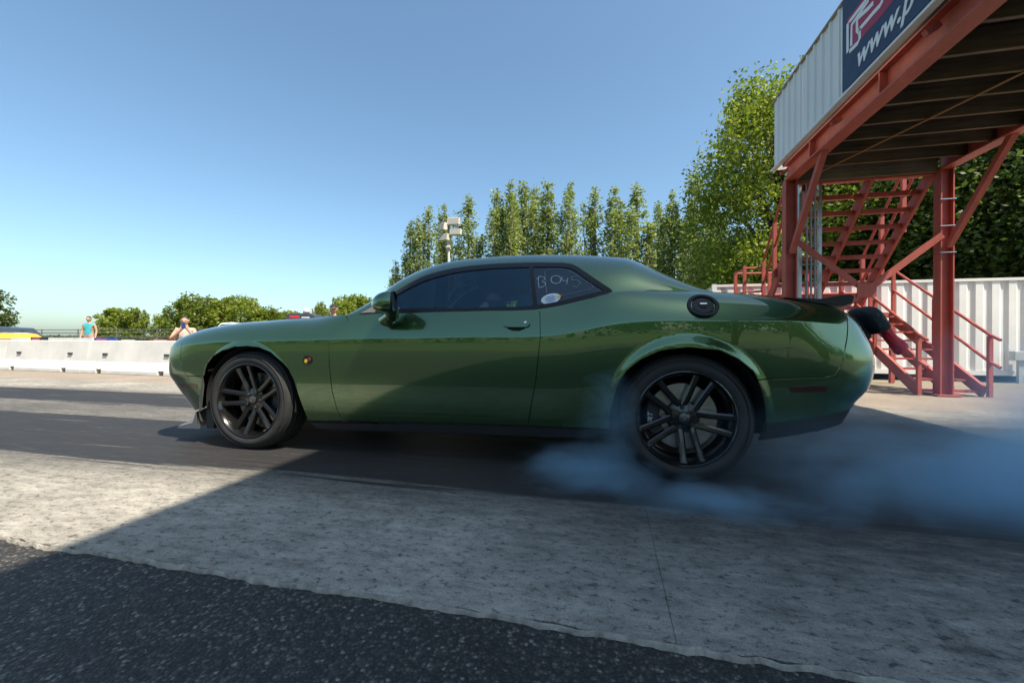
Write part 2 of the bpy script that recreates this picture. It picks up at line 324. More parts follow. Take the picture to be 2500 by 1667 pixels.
CLAD = simple('white_ribbed_cladding', (0.66, 0.67, 0.67), 0.45, var=0.06, scale=1.5); GALV = simple('galvanised_steel', (0.42, 0.45, 0.47), 0.4, metal=0.8, var=0.2, scale=10); WEATH = simple('weathered_capping', (0.30, 0.26, 0.21), 0.7, var=0.4, scale=14)
XL, XR, YF, YN = 5.42, 7.50, 5.10, -8.6      # girder lines, far and near ends
ZD0, ZD1 = 3.42, 3.70                        # girder bottom / top
bridge = thing('viewing_bridge', (6.45, 5.1, 0), 'red steel footbridge with white cladding, banner and stairs over the strip', 'bridge')
def ibeam(p, q, w, h, tf=0.022, tw=0.014):
    p, q = Vector(p), Vector(q); mb = MB(); d = (q-p).normalized(); up = Vector((0, 0, 1))
    mb.bar(p+up*(h-tf/2), q+up*(h-tf/2), w, tf); mb.bar(p+up*tf/2, q+up*tf/2, w, tf); mb.bar(p+up*h/2, q+up*h/2, tw, h-2*tf-0.002); return mb
for X in (XL, XR):
    ibeam((X, YF+0.05, ZD0), (X, YN, ZD0), 0.17, ZD1-ZD0).build('girder', RED, bridge)
    for k in range(9):
        y = YF-0.85-1.55*k; MB().box((X-0.080, y-0.008, ZD0+0.024), (X-0.009, y+0.008, ZD1-0.024)).build('stiffener', RED, bridge); MB().box((X+0.009, y-0.008, ZD0+0.024), (X+0.080, y+0.008, ZD1-0.024)).build('stiffener', RED, bridge)
yj = YF-0.42; k = 0
while yj > YN+0.2:
    MB().box((XL+0.012, yj-0.02, ZD0+0.045), (XR-0.012, yj+0.02, ZD1-0.01)).build('joist', WOOD, bridge); yj -= 0.40 if k % 3 else 0.44; k += 1
xb = XL-0.09
while xb < XR+0.06:                               # deck boards run along the bridge
    MB().box((xb, YN, ZD1+0.003), (xb+0.185, YF+0.06, ZD1+0.04)).build('deck_board', PLANK, bridge); xb += 0.190
MB().box((XL+0.02, YF-0.02, ZD0-0.02), (XR-0.09, YF+0.03, ZD1-0.03)).build('end_fascia', timber('grey_fascia', (0.10, 0.085, 0.065), (0.2, 0.17, 0.13)), bridge)
MB().bar((XL+0.1, YF+0.05, ZD0-0.03), (XR, YF+0.05, ZD0-0.03), 0.05, 0.03).build('end_angle', RED, bridge)
for (x0, y0), (x1, y1) in (((5.75, 4.9), (7.3, 0.2)), ((5.75, 0.0), (7.3, -4.6))):
    MB().tube([(x0, y0, ZD0+0.035), (x1, y1, ZD0+0.035)], 0.012, 8).build('tie_rod', simple('rusty_rod', (0.30, 0.16, 0.07), 0.6, metal=0.3) if 'rusty_rod' not in MATS else MATS['rusty_rod'], bridge)
# posts (I-sections), far pair in view, near pair behind the photographer
def post(x, y, z1):
    mb = MB(); mb.box((x-0.085, y-0.075, 0), (x-0.068, y+0.075, z1)); mb.box((x+0.068, y-0.075, 0), (x+0.085, y+0.075, z1)); mb.box((x-0.066, y-0.007, 0), (x+0.066, y+0.007, z1))
    p = mb.build('post', RED, bridge); MB().box((x-0.16, y-0.15, 0.0), (x+0.16, y+0.15, 0.022)).build('base_plate', RED, p); return p
for y in (YF, -6.9):
    for x in (XL, XR):
        p = post(x, y, ZD0)
        if x == XR:
            for z in (2.15, 2.55, 2.95): MB().box((x-0.10, y-0.092, z), (x+0.10, y-0.078, z+0.012)).build('cable_tie', SATIN if 'SATIN' in globals() else GALV, p)
        sgn = -1 if y > 0 else 1
        MB().bar((x-0.0, y+sgn*0.09, 2.24), (x-0.0, y+sgn*1.10, ZD0+0.02), 0.075, 0.075).build('knee_brace', RED, bridge)
    zc_ = 1.60; xm = 6.45; zt_, zb_ = 2.42, 0.75; yb = y+(-0.085 if y > 0 else 0.085)
    for (xa, za), (xb_, zb2) in (((XL+0.07, zt_), (xm, zc_)), ((XR-0.07, zt_), (xm, zc_)), ((XL+0.07, zb_), (xm, zc_)), ((XR-0.07, zb_), (xm, zc_))):
        if y > 0 and za < 1: continue
        MB().bar((xa, yb, za), (xb_, yb, zb2), 0.012, 0.09, (0, 0, 1)).bar((xa, yb+0.04, za+0.04), (xb_, yb+0.04, zb2+0.04), 0.07, 0.01, (0, 0, 1)).build('cross_brace', RED, bridge)
    if y > 0: MB().bar((xm, yb, zc_+0.02), (5.55, yb, 0.85), 0.012, 0.09).build('cross_brace', RED, bridge)
    MB().box((xm-0.13, yb-0.018, zc_-0.10), (xm+0.13, yb-0.008, zc_+0.12)).build('gusset_plate', RED, bridge)
for x in (XL, XR):     # braces along the near legs
    MB().bar((x, -6.8, 0.3), (x, -4.6, ZD0), 0.07, 0.07).build('knee_brace', RED, bridge)
# parapet: ribbed sheets on both sides and across the far end
PZ0, PZ1 = 3.66, 4.76
def ribbed(p0, p1, out, name='cladding_sheet', z0=PZ0, z1=PZ1, mat=None, parent=None, pitch=0.2, depth=0.022, rib=0.34):
    p0, p1, out = Vector(p0), Vector(p1), Vector(out); d = (p1-p0); Ln = d.length; d.normalize(); V = []; u = 0; pr = []
    while u < Ln-1e-4:
        for du, h in ((0, 0), (pitch*(1-rib)*0.9, 0), (pitch*(1-rib*0.75), depth), (pitch*(1-rib*0.25), depth)):
            if u+du < Ln: pr.append((u+du, h))
        u += pitch
    pr.append((Ln, 0))
    for a, h in pr:
        q = p0+d*a+out*h; V += [(q.x, q.y, z0), (q.x, q.y, z1)]
    F = [(2*i, 2*i+2, 2*i+3, 2*i+1) for i in range(len(pr)-1)]
    o = obj(name, V, F, mat or CLAD, parent or bridge); md = o.modifiers.new('solid', 'SOLIDIFY'); md.thickness = 0.004; return o
XP = 5.215
y = YF+0.06
while y > YN+0.5:
    ribbed((XP, y, 0), (XP, max(YN, y-1.0)+0.002, 0), (-1, 0, 0)); ribbed((XR+0.20, y, 0), (XR+0.20, max(YN, y-1.0)+0.002, 0), (1, 0, 0)); y -= 1.0
ribbed((XP+0.05, YF+0.10, 0), (XR-1.0, YF+0.10, 0), (0, 1, 0))
for X in (XP, XR+0.20):
    MB().box((X-0.035, YN, PZ1+0.002), (X+0.035, YF+0.09, PZ1+0.022)).build('capping', WEATH, bridge); MB().box((X-0.055 if X < 6 else X-0.02, YN, PZ0-0.03), (X+0.02 if X < 6 else X+0.055, YF+0.08, PZ0-0.003)).build('drip_flashing', CLAD, bridge)
    k = 0
    for yy in np.arange(YF, YN, -1.5): MB().box((X+(0.03 if X < 6 else -0.08), yy-0.03, ZD1+0.045), (X+(0.08 if X < 6 else -0.03), yy+0.03, PZ1)).build('parapet_post', RED, bridge)
    for yy in np.arange(YF-0.1, YN, -1.55): MB().bar((X+(0.03 if X < 6 else -0.03), yy, ZD0+0.1), (XL-0.07 if X < 6 else XR+0.07, yy, ZD0+0.16), 0.05, 0.05).build('outrigger', RED, bridge)
# control cabin on the bridge, past the right edge of the picture; it throws the broad shade across the strip
cab = MB(); CY0, CY1, CZ1 = -8.5, 0.75, 8.05
ribbed((XP+0.03, CY1, 0), (XP+0.03, CY0, 0), (-1, 0, 0), 'cabin_wall', PZ1+0.03, CZ1); ribbed((XR+0.17, CY1, 0), (XR+0.17, CY0, 0), (1, 0, 0), 'cabin_wall', PZ1+0.03, CZ1)
ribbed((XP+0.04, CY1, 0), (XR+0.16, CY1, 0), (0, 1, 0), 'cabin_wall', ZD1+0.05, CZ1); ribbed((XP+0.04, CY0, 0), (XR+0.16, CY0, 0), (0, -1, 0), 'cabin_wall', ZD1+0.05, CZ1)
MB().box((XP, CY0-0.05, CZ1+0.002), (XR+0.25, CY1+0.05, CZ1+0.08)).build('cabin_roof', WEATH, bridge)
# ---- banner with its lettering on the strip-side parapet
NAVY = simple('navy_banner', (0.008, 0.028, 0.075), 0.55, var=0.1); BWHITE = simple('banner_white', (0.72, 0.74, 0.76), 0.55, var=0.04); CRIM = simple('banner_crimson', (0.33, 0.018, 0.06), 0.55, var=0.06)
XBN = XP-0.032; BY0 = float(at_x(2058, 140, XBN)[1]); BZ0, BZ1 = PZ0+0.03, PZ1-0.02
ban = MB().box((XBN-0.006, BY0-5.2, BZ0), (XBN, BY0, BZ1)).build('banner', NAVY, bridge)
def bpt(px): q = at_x(px[0], px[1], XBN-0.008); return (q[1], q[2])
def flat(name, pts, mat, lift, parent):
    # closed outline given as (y, z) on the banner face
    n = len(pts); V = [(XBN-0.006-lift, y, z) for y, z in pts]+[(XBN-0.006, y, z) for y, z in pts]
    F = [tuple(range(n))]+[(i, (i+1) % n, (i+1) % n+n, i+n) for i in range(n)]
    o = obj(name, V, F, mat, parent); bm = bmesh.new(); bm.from_mesh(o.data); bmesh.ops.recalc_face_normals(bm, faces=bm.faces); bmesh.ops.triangulate(bm, faces=bm.faces); bm.to_mesh(o.data); bm.free(); return o
z4 = lambda L_: [(1850+x*0.287, y*0.287) for x, y in L_]
flat('banner_emblem', [bpt(q) for q in z4([(760, 170), (890, 0), (1160, 0), (1060, 130), (880, 330), (800, 400), (800, 330), (770, 200)])], CRIM, 0.002, ban)
def stroke(name, pts, w, mat, lift, parent):
    P = np.array([bpt(q) for q in z4(pts)]); n = len(P); T = np.gradient(P, axis=0); T /= np.linalg.norm(T, axis=1, keepdims=True); Nn = np.stack([-T[:, 1], T[:, 0]], 1)
    a = P+Nn*w/2; b = P-Nn*w/2; V = []
    for q in (a, b): V += [(XBN-0.006-lift, y, z) for y, z in q]
    obj(name, V+[(XBN-0.0065, v[1], v[2]) for v in V], [(i, i+1, n+i+1, n+i) for i in range(n-1)]+[(i, i+1, 2*n+i+1, 2*n+i) for i in range(n-1)]+[(n+i, n+i+1, 3*n+i+1, 3*n+i) for i in range(n-1)], mat, parent)
for pts in ([(765, 450), (765, 205), (790, 175), (925, 0)], [(780, 440), (850, 370), (868, 330), (868, 250)], [(860, 275), (845, 260), (845, 175), (880, 130), (940, 75), (985, 25)], [(868, 250), (985, 110), (1040, 50), (1065, 0)], [(795, 395), (800, 215), (945, 0)]):
    stroke('banner_emblem', pts, 0.045, BWHITE, 0.004, ban)
d0 = Vector((0, -1, 0)); pz = bpt(z4([(835, 590)])[0]); pe = bpt(z4([(1320, 100)])[0])
M4 = Matrix(((0, 0, -1, XBN-0.008), (-1, 0, 0, pz[0]), (0, 1, 0, pz[1]-0.0), (0, 0, 0, 1)))
text_obj('banner_lettering', 'www.p', 0.30, BWHITE, ban, M4, 0.002, shear=0.3, spacing=1.0, bold=0.006)
# ---- stairs
LZ, LY0, LY1 = 1.42, 7.18, 7.95
for X in (5.78, 6.62, 7.42): MB().bar((X, YF+0.12, ZD1-0.25), (X, LY0+0.10, LZ-0.05), 0.045, 0.19).build('stair_stringer', RED, bridge)
n = 10
for i in range(n):
    f = (i+0.6)/n; y = YF+0.12+(LY0-YF-0.05)*f; z = ZD1-0.10+(LZ-ZD1+0.12)*f
    for x0, x1 in ((5.81, 6.59), (6.65, 7.39)):
        tr = MB().box((x0, y-0.12, z-0.025), (x1, y+0.12, z)).build('stair_tread', RED, bridge); MB().box((x0, y-0.118, z-0.075), (x1, y-0.098, z-0.027)).build('tread_lip', RED, tr)
MB().box((5.35, LY0, LZ-0.09), (8.10, LY1, LZ-0.02)).build('landing', RED, bridge)
for x in (5.40, 6.45, 7.12, 8.05):
    for y in (LY0+0.04, LY1-0.05): MB().box((x-0.035, y-0.035, 0), (x+0.035, y+0.035, LZ-0.092)).build('landing_leg', RED, bridge)
def rail(pts, r=0.022): MB().tube(pts, r, 8).build('handrail', RED, bridge)
for y in (LY1-0.04,):
    for z in (LZ+0.45, LZ+0.95): rail([(5.38, y, z), (8.07, y, z)])
    for x in (5.40, 6.1, 6.85, 7.5, 8.05): MB().box((x-0.03, y-0.03, LZ-0.018), (x+0.03, y+0.03, LZ+0.95)).build('rail_post', RED, bridge)
for z in (LZ+0.45, LZ+0.95): rail([(5.38, LY0+0.02, z), (5.38, LY1-0.02, z)]); rail([(5.38, LY0+0.02, z), (5.72, LY0, z)])
MB().box((5.35, LY0, LZ-0.018), (5.41, LY0+0.06, LZ+1.0)).build('rail_post', RED, bridge)
for X in (5.72, 7.50):
    for dz in (0.50, 0.98): rail([(X, YF+0.2, ZD1+dz-0.15), (X, LY0+0.05, LZ+dz)])
    for f in (0.05, 0.35, 0.65, 0.95):
        y = YF+0.2+(LY0-YF-0.15)*f; z = ZD1-0.15+(LZ-ZD1+0.15)*f; MB().box((X-0.03, y-0.03, z-0.1), (X+0.03, y+0.03, z+0.98)).build('rail_post', RED, bridge)
SX0, SX1, SY1 = 7.20, 8.02, 5.12
for X in (SX0, (SX0+SX1)/2, SX1): MB().bar((X, LY0+0.02, LZ-0.12), (X, SY1, 0.06), 0.045, 0.17).build('stair_stringer', RED, bridge)
for i in range(9):
    f = (i+0.5)/9; y = LY0+(SY1-LY0)*f; z = LZ-0.02+(0.02-LZ)*f
    for x0, x1 in ((SX0+0.03, (SX0+SX1)/2-0.03), ((SX0+SX1)/2+0.03, SX1-0.03)): MB().box((x0, y-0.11, z-0.03), (x1, y+0.11, z)).build('stair_tread', RED, bridge)
for X in (SX0-0.03, SX1+0.03):
    for dz in (0.42, 0.82): rail([(X, LY0, LZ+dz), (X, SY1-0.05, 0.10+dz), (X, SY1-0.22, 0.02+dz)])
    for f in (0.0, 0.5, 1.0):
        y = LY0+(SY1-0.05-LY0)*f; z = LZ+(0.08-LZ)*f; MB().box((X-0.025, y-0.025, max(0, z-0.15)), (X+0.025, y+0.025, z+0.82)).build('rail_post', RED, bridge)
# galvanised cable ladder beside the left post
for x in (5.66, 5.95): MB().box((x-0.022, YF+0.20, 0.0), (x+0.022, YF+0.26, 3.45)).build('cable_ladder_rail', GALV, bridge)
for z in np.arange(0.3, 3.4, 0.30): MB().tube([(5.68, YF+0.23, z), (5.93, YF+0.23, z)], 0.014, 8).build('cable_ladder_rung', GALV, bridge)
for x in (5.74, 5.80, 5.86): MB().tube([(x, YF+0.18, 0.02), (x+0.01, YF+0.185, 1.7), (x, YF+0.18, 3.42)], 0.016, 8).build('conduit', simple('conduit_grey', (0.30, 0.31, 0.33), 0.5) if 'conduit_grey' not in MATS else MATS['conduit_grey'], bridge)
# ================================================================== white container behind the stairs
CW_ = simple('white_container_paint', (0.70, 0.69, 0.66), 0.5, var=0.10, scale=1.3, bmp=0.1, bscale=30)
CX0, CX1, CYF, CYB, CZ0, CZT = 4.95, 17.1, 8.10, 10.5, 0.13, 2.155
con = thing('shipping_container', (11, 8.8, 0), 'long white corrugated shipping container behind the red stairs', 'container')
def corr(p0, p1, out, name): ribbed(p0, p1, out, name, CZ0+0.10, CZT-0.06, CW_, con, pitch=0.28, depth=-0.036, rib=0.5)
corr((CX0+0.06, CYF+0.02, 0), (CX1-0.06, CYF+0.02, 0), (0, -1, 0), 'side_wall'); corr((CX0+0.06, CYB-0.02, 0), (CX1-0.06, CYB-0.02, 0), (0, 1, 0), 'side_wall')
corr((CX0+0.02, CYF+0.06, 0), (CX0+0.02, CYB-0.06, 0), (-1, 0, 0), 'end_wall'); corr((CX1-0.02, CYF+0.06, 0), (CX1-0.02, CYB-0.06, 0), (1, 0, 0), 'end_wall')
MB().box((CX0+0.05, CYF+0.05, CZT-0.03), (CX1-0.05, CYB-0.05, CZT-0.01)).build('roof_sheet', CW_, con)
for y in (CYF, CYB-0.06):
    MB().box((CX0+0.10, y, CZT-0.058), (CX1-0.10, y+0.06, CZT)).build('top_rail', CW_, con); MB().box((CX0+0.10, y, CZ0), (CX1-0.10, y+0.06, CZ0+0.098)).build('bottom_rail', CW_, con)
for x in (CX0, CX1-0.10):
    for y in (CYF-0.003, CYB-0.097): MB().box((x, y, CZ0-0.01), (x+0.098, y+0.10, CZT+0.01)).build('corner_post', CW_, con)
for x in (CX0+0.4, 9.0, 13.0, CX1-0.7): MB().box((x, CYF+0.15, -0.02), (x+0.3, CYB-0.15, CZ0-0.012)).build('skid_block', WOOD, con)
mx = at_y(2489, 873, CYF-0.12); meter = thing('meter_box', (mx[0], mx[1], 0), 'small grey electrical box on a stub post in front of the white container', 'electrical box')
MG = simple('meter_grey', (0.42, 0.44, 0.44), 0.5)
MB().box((mx[0]-0.13, mx[1]-0.07, mx[2]-0.06), (mx[0]+0.16, mx[1]+0.06, mx[2]+0.13)).build('enclosure', MG, meter, bevel=0.01); MB().box((mx[0]-0.03, mx[1]-0.03, -0.02), (mx[0]+0.05, mx[1]+0.03, mx[2]-0.062)).build('stub_post', MG, meter); MB().tube([(mx[0]+0.1, mx[1]-0.01, mx[2]-0.06), (mx[0]+0.1, mx[1]-0.01, -0.02)], 0.018, 8).build('conduit_pipe', MG, meter)
# ================================================================== the car
YC = 0.93                                   # centre line; near tyre faces stand at Y = 0
def paint_mat():
    m, t, b = nodes_of('green_metallic_paint'); v = coords(t)
    n = noise_n(t, v, 900, 2, 0.5)
    c = ramp(t, n.outputs[0], [(0.3, (0.052, 0.120, 0.040)), (0.7, (0.074, 0.158, 0.054))]); L(t, c, b.inputs['Base Color'])
    b.inputs['Metallic'].default_value = 0.85; b.inputs['Roughness'].default_value = 0.24
    b.inputs['Coat Weight'].default_value = 1.0; b.inputs['Coat Roughness'].default_value = 0.015; b.inputs['Coat IOR'].default_value = 1.75
    return m
PAINT = paint_mat()
BLACK = simple('black_trim', (0.008, 0.008, 0.009), 0.45, var=0.2, spec=0.35)
SATIN = simple('satin_black_plastic', (0.016, 0.016, 0.018), 0.55, bmp=0.1, bscale=200)
UNDER = simple('underbody_black', (0.008, 0.008, 0.008), 0.9)
RUBBER = simple('tyre_rubber', (0.022, 0.021, 0.020), 0.75, var=0.35, scale=18, bmp=0.15, bscale=160)
RIM = simple('gloss_black_rim', (0.018, 0.017, 0.017), 0.22, metal=0.6, var=0.2, coat=0.8)
STEEL = simple('brake_steel', (0.32, 0.30, 0.28), 0.35, metal=1.0, var=0.2, scale=30)
CHROME = simple('bright_metal', (0.6, 0.6, 0.62), 0.15, metal=1.0)
REDL = simple('dark_red_lens', (0.045, 0.008, 0.008), 0.12, coat=0.6)
WHITEINK = simple('white_paint_marker', (0.62, 0.68, 0.70), 0.7, var=0.25, scale=60)
def glass_mat(name, tint, refl=(1, 1, 1), ior=1.52):
    m, t, b = nodes_of(name); t.nodes.remove(b); out = t.nodes['Material Output']
    tr = N(t, 'ShaderNodeBsdfTransparent'); tr.inputs[0].default_value = tint+(1,)
    gl = N(t, 'ShaderNodeBsdfGlossy'); gl.inputs['Roughness'].default_value = 0.01; gl.inputs['Color'].default_value = tuple(refl)+(1,)
    fr = N(t, 'ShaderNodeFresnel'); fr.inputs[0].default_value = ior
    n = noise_n(t, coords(t), 3.0, 2); f2 = math_n(t, 'MULTIPLY', fr.outputs[0], ramp(t, n.outputs[0], [(0.0, 0.94), (1.0, 1.0)]))
    mx = N(t, 'ShaderNodeMixShader'); L(t, f2, mx.inputs[0]); L(t, tr.outputs[0], mx.inputs[1]); L(t, gl.outputs[0], mx.inputs[2]); L(t, mx.outputs[0], out.inputs[0])
    return m
TINT = glass_mat('tinted_glass', (0.42, 0.60, 0.64), (0.5, 0.8, 1.0), 1.75); TINT_DARK = glass_mat('dark_tinted_glass', (0.05, 0.08, 0.10), (0.7, 0.88, 1.0), 1.8); CLEAR = glass_mat('windscreen_glass', (0.55, 0.62, 0.60))

car = thing('car', (1.48, YC, 0), 'dark green two-door muscle car doing a smoky burnout on the strip', 'car')
# ---- lower body surface S1(s, v): s runs round the plan outline (s = x on the side), v = -1 sill, 0 crease, 1 top edge
plan_pts = [(-0.935, 0.93), (-0.935, 0.75), (-0.93, 0.5), (-0.915, 0.3), (-0.875, 0.155), (-0.79, 0.072), (-0.64, 0.026), (-0.4, 0.0), (0, -0.018), (0.5, -0.018), (1.0, -0.016), (1.5, -0.016),
            (2.1, -0.020), (2.6, -0.036), (3.0, -0.045), (3.4, -0.034), (3.60, -0.012), (3.73, 0.022), (3.815, 0.075), (3.87, 0.16), (3.92, 0.33), (3.95, 0.5), (3.97, 0.72), (3.975, 0.93)]
def cr_dense(pts, k=30):
    P = np.array([(2*pts[0][0]-pts[1][0], 2*pts[0][1]-pts[1][1])]+list(pts)+[(2*pts[-1][0]-pts[-2][0], 2*pts[-1][1]-pts[-2][1])]); out = []
    for i in range(1, len(P)-2):
        p0, p1, p2, p3 = P[i-1:i+3]
        d01, d12, d23 = [max(1e-6, np.linalg.norm(b_-a_)**0.5) for a_, b_ in ((p0, p1), (p1, p2), (p2, p3))]
        m1 = (p2-p1)+d12*((p1-p0)/d01-(p2-p0)/(d01+d12)); m2 = (p2-p1)+d12*((p3-p2)/d23-(p3-p1)/(d12+d23))
        for t in np.arange(k)/k:
            out.append((2*t**3-3*t*t+1)*p1+(t**3-2*t*t+t)*m1+(-2*t**3+3*t*t)*p2+(t**3-t*t)*m2)
    out.append(P[-2]); return np.array(out)
PL = cr_dense(plan_pts); PS = np.concatenate([[0], np.cumsum(np.linalg.norm(np.diff(PL, axis=0), axis=1))]); PS += 1.5-np.interp(1.5, PL[:, 0], PS)
S0, S9 = PS[0], PS[-1]
def s_of_x(x): return np.interp(x, PL[:, 0], PS)
def zk(lst):                                 # photo pixels (x, y, assumed Y) -> (s, z)
    out = []
    for x, y, Y in lst:
        q = at_y(x, y, Y); out.append((float(s_of_x(q[0])), float(q[2])))
    return out
ZC = Spl([(S0, 0.695), (-1.3, 0.70), (-0.88, 0.715), (-0.55, 0.750), (-0.25, 0.772)]+zk([(660, 832, -0.018), (800, 828.5, -0.018), (1019, 825, -0.018), (1200, 822.5, -0.018), (1319, 821, -0.02), (1370, 816, -0.022), (1425, 806, -0.025), (1480, 794, -0.03), (1546, 785, -0.036), (1634, 781.5, -0.042), (1794, 782.5, -0.034), (1940, 784, -0.02)])+[(3.82, 0.872), (4.3, 0.868), (S9, 0.868)])
ZT = Spl([(S0, 0.785), (-1.25, 0.788), (-0.98, 0.806)]+zk([(481, 806, 0.17), (532, 796, 0.19), (583, 789, 0.20), (667, 782.6, 0.19), (718, 779, 0.185), (765, 775.5, 0.15), (806, 770, 0.10), (863, 768, 0.05), (950, 765.5, 0.04), (1103, 761.6, 0.038), (1309, 756, 0.04), (1407, 738, 0.05), (1493, 714, 0.07), (1600, 711, 0.11), (1733, 713.5, 0.15), (1833, 717.5, 0.16), (1993, 733, 0.17)])+[(3.83, 1.005), (4.1, 0.99), (S9, 0.985)])
IT = Spl([(S0, 0.10), (-1.2, 0.11), (-0.85, 0.15), (-0.4, 0.195), (0.2, 0.20), (0.5, 0.17), (0.75, 0.085), (1.0, 0.056), (1.6, 0.054), (2.0, 0.056), (2.35, 0.085), (2.8, 0.15), (3.2, 0.19), (3.6, 0.195), (4.0, 0.15), (S9, 0.13)])
RHO = Spl([(S0, 0.9), (-0.8, 0.75), (0.3, 0.62), (0.8, 0.35), (1.2, 0.28), (1.9, 0.28), (2.5, 0.5), (3.2, 0.6), (3.8, 0.6), (S9, 0.5)])
ZB = Spl([(S0, 0.235), (-1.2, 0.235), (-0.9, 0.235), (-0.5, 0.24), (0.45, 0.165), (1.0, 0.17), (1.8, 0.19), (2.45, 0.205), (2.8, 0.22), (3.33, 0.245), (3.6, 0.30), (3.9, 0.355), (4.3, 0.37), (S9, 0.37)])
ARCH = [(0.0, 0.355, 0.375), (2.951, 0.375, 0.40)]
def S1(s, v, lift=0.0):
    s = np.asarray(s, float); v = np.asarray(v, float)
    cx = np.interp(s, PS, PL[:, 0]); cy = np.interp(s, PS, PL[:, 1])
    e = 0.01; tx = np.interp(s+e, PS, PL[:, 0])-np.interp(s-e, PS, PL[:, 0]); ty = np.interp(s+e, PS, PL[:, 1])-np.interp(s-e, PS, PL[:, 1])
    ln = np.hypot(tx, ty); nx, ny = -ty/ln, tx/ln
    zc, zt, zb, it, rho = ZC(s), ZT(s), ZB(s), IT(s), RHO(s)
    w = np.clip(v, 0, 1.2); a = w*math.pi/2
    up_i = it*((1-rho)*w+rho*(1-np.cos(a))); up_z = zc+(zt-zc)*((1-rho)*w+rho*np.sin(a))
    d = -np.clip(v, -1.2, 0)*(zc-zb); z = np.where(v > 0, up_z, zc-d)
    g_side = 0.062*(d/0.55)**2.2
    g_nose = 0.015*np.sin(np.clip(d/0.26, 0, 1)*math.pi)*-1+1.0*np.clip(d-0.20, 0, 1)**1.3
    g_tail = -0.06*np.sin(np.clip(d/0.40, 0, 1)*math.pi)+0.55*np.clip(d-0.33, 0, 1)**1.2
    bf = 1-sstep(-1.0, -0.42, s); br = sstep(3.45, 4.0, s)
    lo = g_side*(1-bf-br)+g_nose*bf+g_tail*br
    lo = np.where(v > 0, 0, lo)
    # flared arch lips
    fl = 0
    for ax, az, ar in ARCH:
        r = np.hypot(s-ax, z-az); fl = fl+0.015*(1-sstep(ar, ar+0.06, r))*sstep(az-0.15, az+0.12, z)
    ins = np.where(v > 0, up_i, lo)-fl*np.where(v > 0.6, 0, 1)-lift
    return np.stack([cx+nx*ins, cy+ny*ins, z], -1)
KL, KU = 0.5, 0.2
def q2v(q): q = np.asarray(q, float); return np.where(q < 0, q/KL, q/KU)
def v2q(v): v = np.asarray(v, float); return np.where(v < 0, v*KL, v*KU)
def S1q(s, q, lift=0.0): return S1(s, q2v(q), lift)
# ---- greenhouse surface S2(x, v): v 0 belt .. 1 roof rail .. 2 centre line
RAIL = [(863, 767, 0.16), (890, 749.5, 0.20), (917.6, 731.5, 0.245), (971, 690, 0.305), (1035, 657, 0.35), (1089, 641, 0.375), (1170.5, 630.5, 0.40), (1255, 624.5, 0.415), (1339.5, 622.5, 0.42), (1441, 624.5, 0.41), (1500, 628, 0.40), (1540, 634, 0.39), (1584, 652, 0.37), (1649, 680, 0.33), (1700, 701, 0.29), (1733, 712, 0.26)]
_rq = [np.append(at_y(x, y, Y), 0) for x, y, Y in RAIL]
RZ = Spl([(q[0], q[2]) for q in _rq]); RY = Spl([(q[0], q[1]) for q in _rq]); XA, XE = _rq[0][0], _rq[-1][0]
CROWN = Spl([(XA, 0.004), (XA+0.3, 0.012), (XA+0.6, 0.03), (1.9, 0.035), (2.6, 0.03), (XE-0.3, 0.008), (XE, 0.0)])
def S2(x, v, lift=0.0):
    x = np.asarray(x, float); v = np.asarray(v, float)
    b = S1(s_of_x(x), np.ones_like(x)*1.0); yb, zb = b[..., 1]+0.004, b[..., 2]-0.002
    yr, zr = RY(x), RZ(x); m = 0.55
    w = np.clip(v, 0, 1); a = w*math.pi/2
    y = yb+(yr-yb)*((1-m)*w+m*(1-np.cos(a))); z = zb+(zr-zb)*((1-m)*w+m*np.sin(a))
    u = np.clip(v-1, 0, 1)
    y = y+(YC-yr)*u; z = z+CROWN(x)*np.sin(u*math.pi/2)
    return np.stack([x, y+lift*-1.0, z], -1)
KG = 0.5
def S2q(x, q, lift=0.0): return S2(x, np.asarray(q)/KG, lift)
def inv_px(S, pix, g):
    """surface parameters whose point projects onto a photo pixel"""
    a = np.array(g, float)
    def F(a_): return project(S(np.array([a_[0]]), np.array([a_[1]])))[0]-np.array(pix)
    for _ in range(60):
        f = F(a); h = 1e-4; J = np.stack([(F(a+np.array([h, 0]))-f)/h, (F(a+np.array([0, h]))-f)/h], 1)
        try: d = np.linalg.solve(J, -f)
        except np.linalg.LinAlgError: break
        n = np.abs(d).max()
        if n > 0.06: d *= 0.06/n
        a = a+d
        if n < 1e-6: break
    return a
def low(pixels): 
    out = []
    for p in pixels:
        if p[0] == 'v': out.append((p[1], float(v2q(p[2])))); continue
        g0 = at_y(p[0], p[1], 0.0); out.append(tuple(inv_px(S1q, p, (np.clip(s_of_x(g0[0]), -0.7, 3.9), np.clip(g0[2]-0.8, -0.45, 0.15)))))
    return out
def high(pixels):
    out = []
    for p in pixels:
        if p[0] == 'v': out.append((p[1], p[2]*KG)); continue
        g0 = at_y(p[0], p[1], 0.15); out.append(tuple(inv_px(S2q, p, (g0[0], np.clip(g0[2]-0.98, 0.02, 0.4)))))
    return out
def resample(poly, step):
    P = np.array(poly+[poly[0]], float); out = []
    for a, b in zip(P[:-1], P[1:]):
        n = max(1, int(math.ceil(np.linalg.norm(b-a)/step)))
        out += [a+(b-a)*k/n for k in range(n)]
    return np.array(out)
def offset_poly(P, d):
    A = 0.5*np.sum(P[:, 0]*np.roll(P[:, 1], -1)-np.roll(P[:, 0], -1)*P[:, 1])
    t = np.roll(P, -1, 0)-np.roll(P, 1, 0); t /= np.maximum(np.linalg.norm(t, axis=1, keepdims=True), 1e-9)
    n = np.stack([-t[:, 1], t[:, 0]], 1)*(1 if A > 0 else -1)
    return P+n*d
